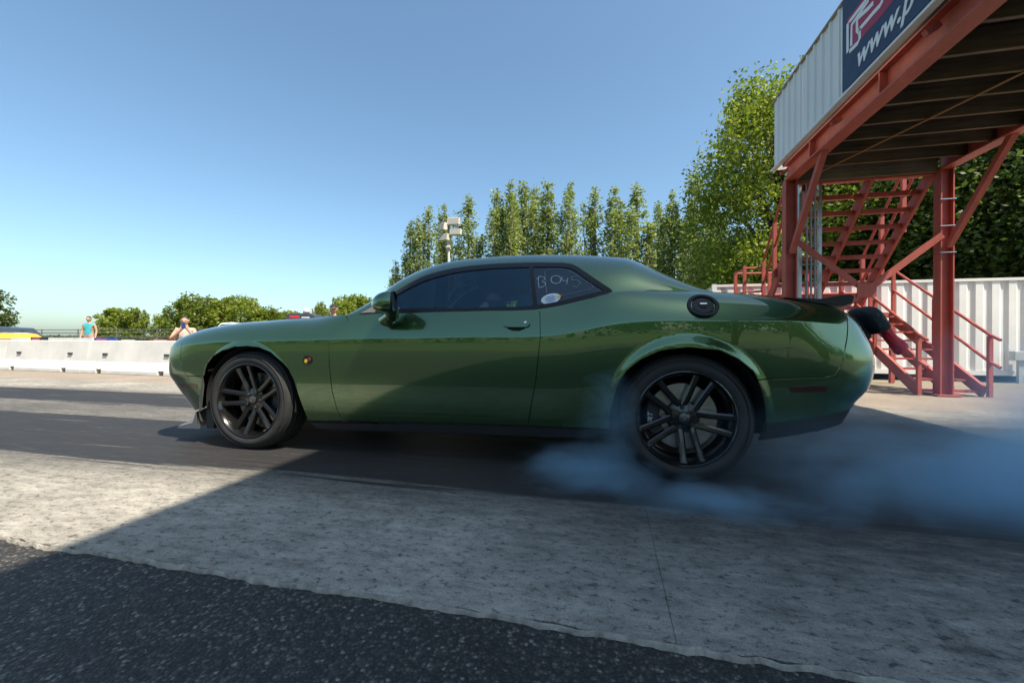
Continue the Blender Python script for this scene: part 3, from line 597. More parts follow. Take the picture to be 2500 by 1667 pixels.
def inside(poly, pts):
    x, y = pts[:, 0], pts[:, 1]; c = np.zeros(len(pts), bool); q = np.roll(poly, -1, 0)
    for (x0, y0), (x1, y1) in zip(poly, q):
        if y0 == y1: continue
        k = ((y0 > y) != (y1 > y)) & (x < (x1-x0)*(y-y0)/(y1-y0)+x0); c ^= k
    return c
def dist_poly(poly, pts):
    d = np.full(len(pts), 9.0); q = np.roll(poly, -1, 0)
    for a, b in zip(poly, q):
        ab = b-a; t = np.clip(((pts-a)@ab)/max(1e-12, ab@ab), 0, 1); d = np.minimum(d, np.linalg.norm(pts-(a+t[:, None]*ab), axis=1))
    return d
def panel_arrays(S, poly, gap=0.003, flange=0.018, holes=(), step=0.018, lift=0.0, rows=()):
    B = offset_poly(resample(poly, 0.014), gap); H = [offset_poly(resample(h, 0.014), -gap) for h in holes]
    x0, y0 = B.min(0); x1, y1 = B.max(0)
    gx = np.arange(math.floor(x0/step)*step, x1+step, step); gy = np.unique(np.round(np.concatenate([np.arange(math.floor(y0/step)*step, y1+step, step), rows]), 5))
    G = np.array([(a, b) for a in gx for b in gy]); G = G[inside(B, G)]
    for b_ in [B]+H: G = G[dist_poly(b_, G) > 0.006] if len(G) else G
    for h in H: G = G[~inside(h, G)]
    loops = [B]+H; pts = np.concatenate(loops+[G]); edges = []; k = 0
    for l in loops: edges += [(k+i, k+(i+1) % len(l)) for i in range(len(l))]; k += len(l)
    r = delaunay_2d_cdt([Vector(p) for p in pts], edges, [], 0, 1e-7)
    V = np.array([tuple(p) for p in r[0]]); T = np.array([tuple(f) for f in r[2] if len(f) == 3])
    c = V[T].mean(1); ok = inside(B, c)
    for h in H: ok &= ~inside(h, c)
    T = T[ok]
    e = 0.004; P = S(V[:, 0], V[:, 1], lift)
    du = S(V[:, 0]+e, V[:, 1], lift)-S(V[:, 0]-e, V[:, 1], lift); dv = S(V[:, 0], V[:, 1]+e, lift)-S(V[:, 0], V[:, 1]-e, lift)
    n = np.cross(du, dv); n /= np.maximum(np.linalg.norm(n, axis=1, keepdims=True), 1e-9)
    # consistent winding with the outward normal
    fn = np.cross(P[T[:, 1]]-P[T[:, 0]], P[T[:, 2]]-P[T[:, 0]]); flip = (fn*n[T[:, 0]]).sum(1) < 0; T[flip] = T[flip][:, ::-1]
    ec = {}
    for t in T:
        for a, b in ((t[0], t[1]), (t[1], t[2]), (t[2], t[0])): ec[(a, b)] = 1
    bd = [(a, b) for a, b in ec if (b, a) not in ec]
    faces = [tuple(t) for t in T]; verts = list(P); nrm = list(n)
    if flange > 0:
        for a, b in bd:
            k = len(verts); pa, pb, na, nb = P[a], P[b], n[a], n[b]
            qs = [pa, pb, pb-nb*flange, pa-na*flange]; fnn = np.cross(pa-pb, na); fnn = fnn/max(1e-9, np.linalg.norm(fnn))
            verts += qs; nrm += [fnn*0.6+na*0.8, fnn*0.6+nb*0.8, fnn, fnn]; faces.append((k+1, k, k+3, k+2))
    return np.array(verts), faces, np.array(nrm)
def mirror_arrays(V, F, Nn):
    V2 = V.copy(); V2[:, 1] = 2*YC-V2[:, 1]; N2 = Nn.copy(); N2[:, 1] *= -1; return V2, [tuple(reversed(f)) for f in F], N2
def shell_obj(name, arrs, mat, parent, **kw):
    V, F, Nn = arrs; me = mesh_data(name, V, F, mat, True)
    nn = Nn/np.maximum(np.linalg.norm(Nn, axis=1, keepdims=True), 1e-9)
    me.normals_split_custom_set_from_vertices([tuple(x) for x in nn]); return link(name, me, parent, **kw)
def both(name, S, poly, mat, parent, far=True, **kw):
    A = panel_arrays(S, poly, **kw); o = shell_obj(name, A, mat, parent)
    if far: shell_obj(name, mirror_arrays(*A), mat, parent)
    return o
def merged(name, S, poly, mat, parent, **kw):
    A = panel_arrays(S, poly, **kw); B = mirror_arrays(*A); k = len(A[0])
    return shell_obj(name, (np.concatenate([A[0], B[0]]), A[1]+[tuple(i+k for i in f) for f in B[1]], np.concatenate([A[2], B[2]])), mat, parent)
CREASE = (-0.016, -0.008, -0.004, 0.0, 0.004, 0.008, 0.016)
front_arch = [(495, 919), (499, 903), (504, 888), (517, 871), (541, 856), (573.5, 846), (598, 844), (628, 847), (660, 860), (688, 884), (703.6, 901), (716.7, 927.5), (732, 975), (747, 1014), (752, 1027)]
rear_arch = [(1487, 1046.5), (1492, 1002), (1507, 944), (1530, 906), (1565, 879), (1614.5, 857), (1680, 849), (1756, 856), (1802, 875.5), (1840, 906), (1850, 927)]
door_front = [(836, 1027.5), (823, 999), (811, 955), (804, 887), (803, 843), (806, 823), (830, 799.5), (850, 784)]
door_rear = [(1317.5, 760), (1319, 821.5), (1309, 921), (1289, 1039)]
DF, DR, FA, RA = low(door_front), low(door_rear), low(front_arch), low(rear_arch)
top1 = float(v2q(1.0))
sA = float(s_of_x(XA)); sDR = DR[0][0]
seam_f = low([(496, 919), (456, 918), (447, 902), (441, 880)])
seam_r = low([(1850, 927), (2016, 921), (2039, 914), (2054.6, 891), (2064, 845), (2068, 786), (2063, 765)])
sF = seam_f[-1][0]; sR = seam_r[-1][0]
mid = low([(836, 1027.5)])[0][1]
fender_poly = DF+[(sA+0.005, top1)]+[(x, top1) for x in np.linspace(sA-0.05, sF+0.0, 12)]+list(reversed(seam_f))+FA[1:]
both('fender', S1q, fender_poly, PAINT, car, rows=CREASE, step=0.012)
door_poly = [(sA+0.005, top1)]+list(reversed(DF))+low([(1000, 1031), (1150, 1035)])+list(reversed(DR))+[(sDR, top1)]
DOOR = both('door', S1q, door_poly, PAINT, car, rows=CREASE)
quarter_poly = [(sDR, top1)]+DR+RA+seam_r[1:]+[(sR, top1)]+[(x, top1) for x in np.linspace(sR-0.05, sDR+0.05, 12)]
both('quarter_panel', S1q, quarter_poly, PAINT, car, rows=CREASE, step=0.012)
qv = lambda s, z: float(v2q(-(ZC(s)-z)/(ZC(s)-ZB(s))))
rb_line = [(s, qv(s, z)) for s, z in ((3.36, 0.345), (3.6, 0.385), (3.9, 0.44), (4.3, 0.45), (S9, 0.45))]
rear_bumper_poly = list(reversed(seam_r))+low([(1863, 963.5), (1870, 1010)])+rb_line+[(S9, top1), (sR, top1)]
merged('rear_bumper', S1q, rear_bumper_poly, PAINT, car, rows=CREASE)
merged('rear_valance', S1q, rb_line+[(S9, -KL), (4.3, -KL), (3.9, -KL), (3.6, -KL), (3.34, -KL)], SATIN, car, lift=-0.004)
fb_bot = [(-0.46, qv(-0.46, 0.27)), (-0.6, -KL), (-0.9, -KL), (-1.2, -KL), (S0, -KL)]
front_bumper_poly = [(sF, top1)]+list(reversed(seam_f))+[(FA[0][0]-0.012, qv(-0.4, 0.45))]+fb_bot+[(S0, top1)]
merged('front_bumper', S1q, front_bumper_poly, PAINT, car, rows=CREASE)
sk_top = low([(752, 1030), (900, 1034), (1289, 1042), (1487, 1049)])
both('side_skirt', S1q, sk_top+[(2.47, -KL), (1.8, -KL), (1.0, -KL), (0.53, -KL)], SATIN, car, lift=-0.006)
# ---- hood, cowl, decklid: ruled between the near and far top edges
def ruled(name, s_list, mat, crown, n=24, bulge=0.0, s_end=None, dz=0.0):
    V = []; F = []
    for s in s_list:
        p = S1(np.array([s]), np.array([1.0]))[0]
        for j in range(n+1):
            u = 2*j/n-1; y = p[1]+(2*YC-2*p[1])*j/n
            c = crown*(1-u*u)+bulge*float(sstep(-0.9, 0.2, s))*float(1-sstep(0.30, 0.42, abs(y-YC)))
            V.append((p[0], y, p[2]+c+dz))
    for i in range(len(s_list)-1):
        for j in range(n):
            a = i*(n+1)+j; F.append((a, a+n+1, a+n+2, a+1))
    o = obj(name, V, F, mat, car, True); return o
ruled('hood', list(np.linspace(S0+0.02, sA-0.12, 50)), PAINT, 0.012, 40, 0.028)
ruled('cowl', list(np.linspace(sA-0.11, sA+0.12, 6)), SATIN, 0.006, dz=-0.006)
ruled('decklid', list(np.linspace(s_of_x(XE)-0.12, S9-0.02, 30)), PAINT, 0.02)
# ---- greenhouse
dlo_px = [(873, 768), (900, 766.5), (1000, 764), (1103, 761), (1200, 758.5), (1309, 755.5), (1330, 752.5), (1407, 736.5), (1475, 720), (1496, 712), (1491, 705), (1441, 672), (1412, 652), (1396, 644.5), (1375, 641), (1306, 640.5), (1204, 644), (1150, 648.5), (1103, 655.5), (1035, 674), (1000, 691), (964, 712.5), (917, 743)]
DLO = high(dlo_px)
gh_poly = [(XA, 0.004)]+[(x, 0.0) for x in np.linspace(XA+0.1, XE-0.1, 14)]+[(XE, 0.004)]+[(x, KG) for x in np.linspace(XE-0.02, XA+0.03, 30)]
both('roof_pillars', S2q, gh_poly, PAINT, car, gap=0.0, flange=0.03, holes=[DLO])
door_glass = high([(912, 756), (950, 755), (1103, 752), (1200, 749.5), (1302, 746.5), (1292, 652), (1204, 655), (1150, 660), (1103, 667), (1035, 686), (1000, 702.5), (975, 716), (935, 741)])
quarter_glass = high([(1312, 744), (1332, 741), (1405, 725.5), (1474, 709), (1433, 683), (1406, 662), (1392, 655), (1372, 651.5), (1302, 651.5)])
both('window_trim', S2q, DLO, BLACK, car, gap=0.001, flange=0.02, holes=[door_glass, quarter_glass], lift=0.002)
both('door_window', S2q, door_glass, TINT, car, gap=-0.004, flange=0, lift=-0.006)
both('quarter_window', S2q, quarter_glass, TINT_DARK, car, gap=-0.004, flange=0, lift=-0.006)
def top_part(name, x0, x1, mat, dz=0.0, n=24):
    xs = np.linspace(x0, x1, n); us = np.linspace(1.0, 2.0, 13); V = []; F = []
    for x in xs:
        row = [S2(np.array([x]), np.array([u]))[0]+np.array([0, 0, dz]) for u in us]; row += [np.array([r[0], 2*YC-r[1], r[2]]) for r in row[-2::-1]]; V += row
    m = 25
    for i in range(n-1):
        for j in range(m-1): a = i*m+j; F.append((a, a+m, a+m+1, a+1))
    return obj(name, V, F, mat, car, True)
XW, XB = 1.50, 2.62
top_part('windscreen', XA, XW, CLEAR); top_part('roof', XW, XB, PAINT); top_part('rear_window', XB, XE, TINT_DARK)
top_part('headliner', XW+0.01, XB-0.01, UNDER, dz=-0.03)
# ---- floor pan, wheel wells, bulkheads
mb = MB(); ZF = 0.235
mb.box((-0.55, 0.32, ZF), (3.55, 2*YC-0.32, 0.26)); mb.box((0.5, 0.06, ZF), (2.42, 2*YC-0.06, 0.27))
mb.box((-0.5, 0.34, 0.26), (0.62, 2*YC-0.34, 0.78)); mb.box((2.55, 0.34, 0.26), (3.75, 2*YC-0.34, 0.86))
mb.box((0.60, 0.12, 0.27), (0.66, 2*YC-0.12, 0.90)); mb.box((2.52, 0.14, 0.27), (2.58, 2*YC-0.14, 0.92)); mb.box((2.52, 0.16, 0.90), (3.3, 2*YC-0.16, 0.93))
mb.box((-0.70, 0.30, 0.36), (-0.55, 2*YC-0.30, 0.70)); mb.box((3.5, 0.35, 0.50), (3.72, 2*YC-0.35, 0.85))
mb.build('floor_pan', UNDER, car)
for ax, az, ar in ARCH:
    for sd in (0, 1):
        w = MB(); n = 28; Yi = 0.32; Yo = 0.022
        if sd: Yi, Yo = 2*YC-Yi, 2*YC-Yo
        R_ = ar+0.012; V = []; F = []
        for j in range(n+1):
            t = math.pi*1.12*j/n-math.pi*0.06; V += [(ax+R_*math.cos(t), Yo, az+R_*math.sin(t)), (ax+R_*math.cos(t), Yi, az+R_*math.sin(t))]
        for j in range(n): F.append((2*j, 2*j+1, 2*j+3, 2*j+2))
        V.append((ax, Yi, az)); 
        for j in range(n): F.append((2*j+1, len(V)-1, 2*j+3))
        w.add(V, F); w.build('wheel_well', UNDER, car, smooth=False)
# inner door skins so the panel gaps read dark
both('inner_skin', S1q, [(0.56, float(v2q(0.9))), (0.60, -0.2), (0.7, -0.40), (1.5, -0.42), (2.3, -0.42), (2.40, -0.2), (2.5, 0.05), (2.45, float(v2q(0.9)))], UNDER, car, gap=0, flange=0, lift=-0.022, step=0.08)
for pl in ([(-0.56, top1*0.9), (-0.5, -0.12), (-0.36, -0.02), (0.0, 0.0), (0.36, -0.02), (0.5, -0.2), (0.58, -0.1), (0.6, top1*0.9)], [(2.45, top1*0.9), (2.48, -0.1), (2.56, -0.06), (2.7, -0.01), (3.2, -0.01), (3.4, -0.2), (3.72, -0.2), (3.74, 0.0), (3.7, top1*0.9)]):
    both('inner_skin', S1q, pl, UNDER, car, gap=0, flange=0, lift=-0.022, step=0.08)
# ---- small body parts
def on_low(px): q = low([px])[0]; return S1q(np.array([q[0]]), np.array([q[1]]))[0], q
def patch(name, S, poly, mat, parent, lift=0.003, far=False, gap=0.0, flange=0.006, step=0.02): return both(name, S, poly, mat, parent, far=far, gap=gap, flange=flange, step=step, lift=lift)
patch('side_marker', S1q, low([(1926, 946), (2020, 942), (2016, 956), (1931, 958)]), REDL, car, far=True)
patch('side_marker', S1q, low([(437, 938), (481, 938), (481, 946.5), (443, 946.5)]), simple('smoked_amber_lens', (0.09, 0.045, 0.03), 0.15, coat=0.5), car, far=True)
# fuel filler: recessed ring, lid and small bar
fc, fq = on_low((1716, 746)); e = 0.01
du = S1q(np.array([fq[0]+e]), np.array([fq[1]]))[0]-fc; dv = S1q(np.array([fq[0]]), np.array([fq[1]+e]))[0]-fc; fn = Vector(np.cross(du, dv)).normalized()
fuel = MB().lathe([(0.083, -0.004), (0.083, 0.006), (0.078, 0.009), (0.066, 0.009), (0.062, 0.002), (0.060, -0.003), (0.0, -0.003)], fc, fn, 40).build('fuel_filler', BLACK, car, smooth=True, auto=30)
MB().lathe([(0.058, 0.0), (0.054, 0.004), (0.025, 0.006), (0.022, 0.012), (0.0, 0.013)], fc, fn, 32).build('filler_cap', SATIN, fuel, smooth=True, auto=30)
a_ = fn.cross(Vector((0, 0, 1))).normalized(); MB().bar(Vector(fc)+fn*0.015-a_*0.018, Vector(fc)+fn*0.015+a_*0.018, 0.007, 0.004, fn).build('cap_badge', CHROME, fuel)
# door handle with its recess and lock
h_rec = low([(1231, 793), (1240, 803), (1252, 807.5), (1268, 807.5), (1281, 803), (1288, 793)])
patch('handle_recess', S1q, h_rec, UNDER, DOOR, lift=0.0015)
hd = patch('handle', S1q, low([(1227, 789), (1228, 786), (1236, 783.5), (1285, 783), (1292, 784), (1293.5, 787), (1290, 794), (1284, 796), (1238, 796), (1230, 794)]), PAINT, DOOR, lift=0.022, flange=0.022)
lk, lq = on_low((1284.5, 788.5)); MB().lathe([(0.0085, 0.018), (0.0085, 0.027), (0.006, 0.0285), (0.0, 0.0285)], lk, (0, -1, 0.1), 20).build('lock_cylinder', CHROME, DOOR, smooth=True, auto=30)
# fender emblem (plain shapes)
patch('emblem', S1q, low([(741, 879), (743, 869), (753, 868), (761, 872), (763, 880), (759, 888), (745, 888)]), BLACK, car, lift=0.004)
patch('emblem', S1q, low([(744, 881), (746, 876), (752, 877), (751, 885), (746, 886)]), simple('yellow_enamel', (0.62, 0.42, 0.03), 0.3), car, lift=0.0055, flange=0.002)
patch('emblem', S1q, low([(753, 873), (759, 871), (761, 877), (757, 881), (754, 880)]), simple('maroon_enamel', (0.22, 0.03, 0.05), 0.3), car, lift=0.0055, flange=0.002)
# mirror
def mirror_part(sgn):
    V = []; F = []; n, m = 20, 12
    c = at_y(959, 739, -0.115); cx, cy, cz = c
    fx = Vector((-0.94, -0.34, 0.0)).normalized(); sx = Vector((0, 0, 1)).cross(fx).normalized(); up = Vector((0, 0, 1))
    for i in range(m+1):
        t = i/m; r = math.sqrt(max(0.0, 1-(t*0.985)**2.3)); d = t*0.125
        for j in range(n):
            a = 2*math.pi*j/n; ca, sa = math.cos(a), math.sin(a); k = (abs(ca)**3.2+abs(sa)**3.2)**(-1/3.2)
            p = Vector((cx, cy, cz))+fx*d+sx*(ca*k*0.10*r)+up*(sa*k*0.070*r*(1.0 if sa > 0 else 0.95)-0.012*t*t)
            V.append((p.x, p.y if not sgn else 2*YC-p.y, p.z))
    for i in range(m):
        for j in range(n): F.append((i*n+j, i*n+(j+1) % n, (i+1)*n+(j+1) % n, (i+1)*n+j))
    F.append(tuple(m*n+j for j in range(n)))
    house = obj('mirror', V, F, PAINT, car, True)
    rim = MB(); ring = [Vector(V[j]) for j in range(n)]; cen = sum(ring, Vector())/n
    bx = Vector((fx.x, fx.y if not sgn else -fx.y, 0))
    rv = [p for p in ring]+[p-bx*0.012 for p in ring]+[cen+(p-cen)*0.93-bx*0.012 for p in ring]+[cen+(p-cen)*0.90-bx*0.004 for p in ring]
    rim.add(rv, [(k*n+j, k*n+(j+1) % n, (k+1)*n+(j+1) % n, (k+1)*n+j) for k in range(3) for j in range(n)]); rim.build('mirror_rim', BLACK, house, smooth=True, auto=40)
    MB().add(rv[3*n:], [tuple(range(n))]).build('mirror_glass', CHROME, house)
    st = MB(); bq = at_y(950, 786, 0.0); b0 = Vector((cx-0.02, cy+0.015, cz-0.04)); b1 = Vector((bq[0], 0.03, bq[2]))
    pts = [b0, Vector((cx-0.02, cy+0.03, cz-0.08)), Vector((bq[0]-0.01, -0.035, bq[2]+0.012)), b1]
    if sgn: pts = [Vector((p.x, 2*YC-p.y, p.z)) for p in pts]
    st.tube(pts, [0.052, 0.040, 0.040, 0.042], 14); st.build('mirror_stalk', PAINT, house, smooth=True, auto=50)
mirror_part(0); mirror_part(1)
# A-pillar quarter trim
patch('mirror_sail', S2q, high([(880, 764), (915, 763), (930, 742), (921, 741)]), simple('sail_grey', (0.12, 0.11, 0.10), 0.5), car, lift=0.004)
# spoiler
sp = MB(); prof = [(3.58, 0.0), (3.76, 0.012), (3.85, 0.040), (3.905, 0.052), (3.922, 0.044), (3.912, 0.006), (3.87, -0.016), (3.75, -0.012)]
Vp = []; ny = 17
for j in range(ny):
    u = j/(ny-1)*2-1; y = YC+u*0.80; 
    for x, z in prof:
        xx = x-0.10*abs(u)**4; base = float(ZT(min(s_of_x(min(xx, 3.97)), 3.85)))
        Vp.append((xx, y, base+0.012+z-0.02*abs(u)**3))
m_ = len(prof); Fp = [(j*m_+i, j*m_+(i+1) % m_, (j+1)*m_+(i+1) % m_, (j+1)*m_+i) for j in range(ny-1) for i in range(m_)]
Fp += [tuple(range(m_)), tuple(reversed([(ny-1)*m_+i for i in range(m_)]))]
sp.add(Vp, Fp).build('spoiler', BLACK, car, smooth=True, auto=40)
# splitter under the nose, tail lamps, headlamps, grille
sp = MB(); V = []; ys = np.linspace(0.06, 2*YC-0.06, 25)
for y in ys:
    u = (y-YC)/(YC-0.06); xf = -0.93+0.22*abs(u)**3.0
    V += [(xf, y, 0.108), (xf+0.012, y, 0.124), (xf+0.15, y, 0.158), (xf+0.18, y, 0.24), (xf+0.21, y, 0.115)]
F = [(j*5+i, j*5+(i+1) % 5, (j+1)*5+(i+1) % 5, (j+1)*5+i) for j in range(24) for i in range(5)]+[(0, 1, 2, 3, 4), tuple(reversed(range(120, 125)))]
sp.add(V, F).build('front_splitter', simple('grey_splitter', (0.09, 0.10, 0.11), 0.35), car, smooth=True, auto=30)
for y0_ in (0.07, 2*YC-0.30): MB().box((-0.44, y0_, 0.12), (-0.37, y0_+0.23, 0.27)).build('air_dam', SATIN, car)
patch('tail_lamp', S1q, [(4.12, qv(4.12, 0.78)), (4.12, qv(4.12, 0.66)), (4.65, qv(4.65, 0.66)), (4.65, qv(4.65, 0.78))], REDL, car, far=True)
for s0_, s1_ in ((-1.34, -1.22), (-1.52, -1.40)): patch('headlamp', S1q, [(s0_, qv(-1.3, 0.72)), (s0_, qv(-1.3, 0.62)), (s1_, qv(-1.3, 0.62)), (s1_, qv(-1.3, 0.72))], CHROME, car, far=True)
merged('grille', S1q, [(-1.15, qv(-1.3, 0.74)), (-1.15, qv(-1.3, 0.60)), (S0, qv(-1.3, 0.60)), (S0, qv(-1.3, 0.74))], BLACK, car, lift=0.002)
for y in (0.45, 2*YC-0.45): MB().lathe([(0.045, -0.1), (0.05, 0.12), (0.044, 0.12), (0.042, -0.05)], (3.58, y, 0.42), (1, 0, 0), 24).build('exhaust_tip', CHROME, car, smooth=True, auto=40)
# inner fender liner strip seen ahead of the front tyre
obj('liner_strip', [at_y(489, 918, 0.02), at_y(496, 918, 0.0), at_y(499, 940, 0.0), at_y(492, 1003, 0.02), at_y(486, 1003, 0.04), at_y(487, 940, 0.04)], [(0, 1, 2, 3, 4, 5)], simple('dusty_liner', (0.16, 0.13, 0.10), 0.9), car)
# ---- wheels
def make_wheel(cx, cz, R, far, w=0.235, turn=0.3):
    yo = 0.0 if not far else 2*YC; sg = 1 if not far else -1
    def Y(d): return yo+sg*d
    ax = (0, 1, 0); c = (cx, 0, cz)
    wh = bpy.data.objects.new('wheel', None); COL.objects.link(wh); wh.parent = car; wh.matrix_parent_inverse = car.matrix_basis.inverted()
    rr = 0.266
    prof = [(rr, 0.012), (rr+0.012, 0.004), (rr+0.03, -0.002), (R-0.045, -0.001), (R-0.020, 0.010), (R-0.006, 0.026), (R-0.001, 0.045), (R, w/2), (R-0.001, w-0.045), (R-0.006, w-0.026), (R-0.02, w-0.01), (R-0.045, w), (rr+0.01, w), (rr, w-0.01)]
    t = MB().lathe([(r, Y(h)) for r, h in prof], c, ax, 72); ty = t.build('tyre', RUBBER, wh, smooth=True, auto=50)
    gr = MB()          # tread grooves read as raised ribs between them
    for d in (0.035, 0.085, 0.135, 0.185): gr.lathe([(R-0.001, Y(d)), (R+0.0035, Y(d+0.004)), (R+0.0035, Y(d+0.030)), (R-0.001, Y(d+0.034))], c, ax, 72)
    gr.build('tread_ribs', RUBBER, ty, smooth=True, auto=30)
    MB().lathe([(R-0.030, Y(-0.0035)), (R-0.026, Y(-0.003)), (R-0.026, Y(0.004))], c, ax, 72).build('sidewall_rib', RUBBER, ty, smooth=True)
    rim = MB().lathe([(r, Y(h)) for r, h in [(rr+0.004, 0.016), (rr+0.004, 0.004), (rr-0.003, 0.002), (rr-0.012, 0.012), (rr-0.018, 0.030), (rr-0.030, 0.060), (rr-0.035, 0.16), (rr-0.02, w-0.02)]], c, ax, 72).build('rim', RIM, wh, smooth=True, auto=40)
    hub = MB().lathe([(r, Y(h)) for r, h in [(0.0, 0.050), (0.034, 0.050), (0.034, 0.056), (0.060, 0.060), (0.085, 0.066), (0.090, 0.085), (0.090, 0.12)]], c, ax, 40).build('hub', RIM, wh, smooth=True, auto=30)
    cap = MB().lathe([(r, Y(h)) for r, h in [(0.0, 0.040), (0.024, 0.041), (0.029, 0.044), (0.030, 0.052)]], c, ax, 32).build('centre_cap', simple('cap_grey', (0.10, 0.10, 0.10), 0.3, metal=0.7) if 'cap_grey' not in MATS else MATS['cap_grey'], hub, smooth=True, auto=40)
    for k in (-1, 1):
        x0 = cx+k*0.006; MB().bar((x0-0.006, Y(0.0395), cz-0.013), (x0+0.006, Y(0.0395), cz+0.013), 0.007, 0.002, ax).build('cap_emblem', CHROME, cap)
    for k in range(5):
        a = turn+2*math.pi*k/5+math.pi/5; p = Vector((cx+0.058*math.cos(a), 0, cz+0.058*math.sin(a)))
        MB().lathe([(0.0, Y(0.046)), (0.010, Y(0.047)), (0.012, Y(0.052)), (0.0125, Y(0.075))], p, ax, 12).build('lug_nut', SATIN, hub, smooth=True, auto=30)
    for k in range(5):
        for sd in (-1, 1):
            a0 = turn+2*math.pi*k/5; V = []; F = []
            st = [(0.068, 0.50*sd, 0.023, 0.058, 0.05), (0.11, 0.315*sd, 0.0215, 0.050, 0.045), (0.17, 0.235*sd, 0.020, 0.040, 0.045), (0.23, 0.20*sd, 0.021, 0.026, 0.045), (0.258, 0.195*sd, 0.022, 0.020, 0.05)]
            for r, da, hw, yf, th in st:
                a = a0+da; er = Vector((math.cos(a), 0, math.sin(a))); et = Vector((-math.sin(a), 0, math.cos(a))); p = Vector((cx, 0, cz))+er*r
                for tt, dy in ((-hw, th), (-hw*0.9, 0.008), (-hw*0.45, 0.0), (hw*0.45, 0.0), (hw*0.9, 0.008), (hw, th)):
                    q = p+et*tt; V.append((q.x, Y(yf+dy), q.z))
            for i in range(4):
                for j in range(5): F.append((i*6+j, i*6+j+1, (i+1)*6+j+1, (i+1)*6+j))
            MB().add(V, F).build('spoke', RIM, rim, smooth=True, auto=32)
    br = MB().lathe([(r, Y(h)) for r, h in [(0.095, 0.118), (0.19, 0.118), (0.193, 0.120), (0.193, 0.148), (0.19, 0.15), (0.095, 0.15)]], c, ax, 48).build('brake_disc', STEEL, wh, smooth=True, auto=30)
    MB().lathe([(0.0, Y(0.10)), (0.09, Y(0.10)), (0.097, Y(0.118))], c, ax, 32).build('disc_hat', UNDER, br, smooth=True, auto=30)
    cal = MB(); V = []; F = []; n = 12; a0, a1 = (-0.55, 0.55) if cx < 1 else (math.pi-0.55, math.pi+0.55)
    for i in range(n+1):
        a = a0+(a1-a0)*i/n
        for r, h in ((0.130, 0.098), (0.135, 0.090), (0.200, 0.086), (0.212, 0.096), (0.212, 0.165), (0.130, 0.165)): V.append((cx+r*math.cos(a), Y(h), cz+r*math.sin(a)))
    for i in range(n):
        for j in range(6): F.append((i*6+j, i*6+(j+1) % 6, (i+1)*6+(j+1) % 6, (i+1)*6+j))
    F += [tuple(range(6)), tuple(reversed(range(n*6, n*6+6)))]
    cl = cal.add(V, F).build('brake_caliper', SATIN, wh, smooth=True, auto=30)
    if not far:
        rot = -math.pi/2+0.15 if cx < 1 else math.pi/2
        M4 = Matrix.Translation((cx+(0.166 if cx < 1 else -0.168), Y(0.083), cz+(0.045 if cx < 1 else -0.05))) @ Matrix.Rotation(-rot if cx > 1 else rot, 4, 'Y') @ Matrix.Rotation(math.pi/2, 4, 'X')
        text_obj('caliper_lettering', 'SRT', 0.04, WHITEINK, cl, M4, 0.001, shear=0.25)
    return wh
make_wheel(0.0, 0.352, 0.352, False, turn=0.58); make_wheel(0.0, 0.352, 0.352, True, turn=0.1)
make_wheel(2.951, 0.357, 0.357, False, w=0.25, turn=1.12); make_wheel(2.951, 0.357, 0.357, True, w=0.25, turn=0.6)
# ================================================================== trees
def leaf_mat(name, dark, light, trans=0.48):
    m, t, b = nodes_of(name); out = t.nodes['Material Output']
    geo = N(t, 'ShaderNodeNewGeometry'); n = noise_n(t, coords(t), 0.9, 3)
    f = math_n(t, 'ADD', math_n(t, 'MULTIPLY', geo.outputs['Random Per Island'], 0.65), math_n(t, 'MULTIPLY', n.outputs[0], 0.35))
    c = ramp(t, f, [(0.15, dark), (0.85, light)]); L(t, c, b.inputs['Base Color']); b.inputs['Roughness'].default_value = 0.5; b.inputs['Specular IOR Level'].default_value = 0.4
    tr = N(t, 'ShaderNodeBsdfTranslucent'); L(t, mixc(t, 1.0, c, (1.0, 1.15, 0.55), 'MULTIPLY'), tr.inputs[0])
    mx = N(t, 'ShaderNodeMixShader'); mx.inputs[0].default_value = trans; L(t, b.outputs[0], mx.inputs[1]); L(t, tr.outputs[0], mx.inputs[2]); L(t, mx.outputs[0], out.inputs[0]); return m
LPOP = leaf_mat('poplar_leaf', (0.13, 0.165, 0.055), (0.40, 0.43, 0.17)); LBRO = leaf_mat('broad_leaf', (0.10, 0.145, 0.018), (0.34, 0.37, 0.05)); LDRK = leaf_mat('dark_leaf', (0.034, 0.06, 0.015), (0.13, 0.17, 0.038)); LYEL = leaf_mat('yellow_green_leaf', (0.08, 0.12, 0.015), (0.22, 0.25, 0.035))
BARK = simple('bark', (0.10, 0.082, 0.062), 0.9, var=0.35, scale=8, bmp=0.8, bscale=14)
def leaves_mesh(name, pts, size, mat, rg, droop=0.0, flat=0.5):
    n = len(pts); P = np.array(pts); a = rg.normal(size=(n, 3)); a[:, 2] *= flat; a /= np.linalg.norm(a, axis=1, keepdims=True)
    b = rg.normal(size=(n, 3)); b -= (b*a).sum(1, keepdims=True)*a; b /= np.linalg.norm(b, axis=1, keepdims=True)
    s = size*(0.55+0.9*rg.random((n, 1))); a = a*s; b = b*s*0.62
    V = np.stack([P-a, P-b*0.9+a*0.1, P+a, P+b*0.9+a*0.1], 1).reshape(-1, 3)
    me = bpy.data.meshes.new(name); me.vertices.add(4*n); me.vertices.foreach_set('co', V.ravel()); me.loops.add(4*n); me.loops.foreach_set('vertex_index', np.arange(4*n, dtype=np.int32))
    me.polygons.add(n); me.polygons.foreach_set('loop_start', np.arange(0, 4*n, 4, dtype=np.int32)); me.materials.append(mat); me.update(calc_edges=True); return me
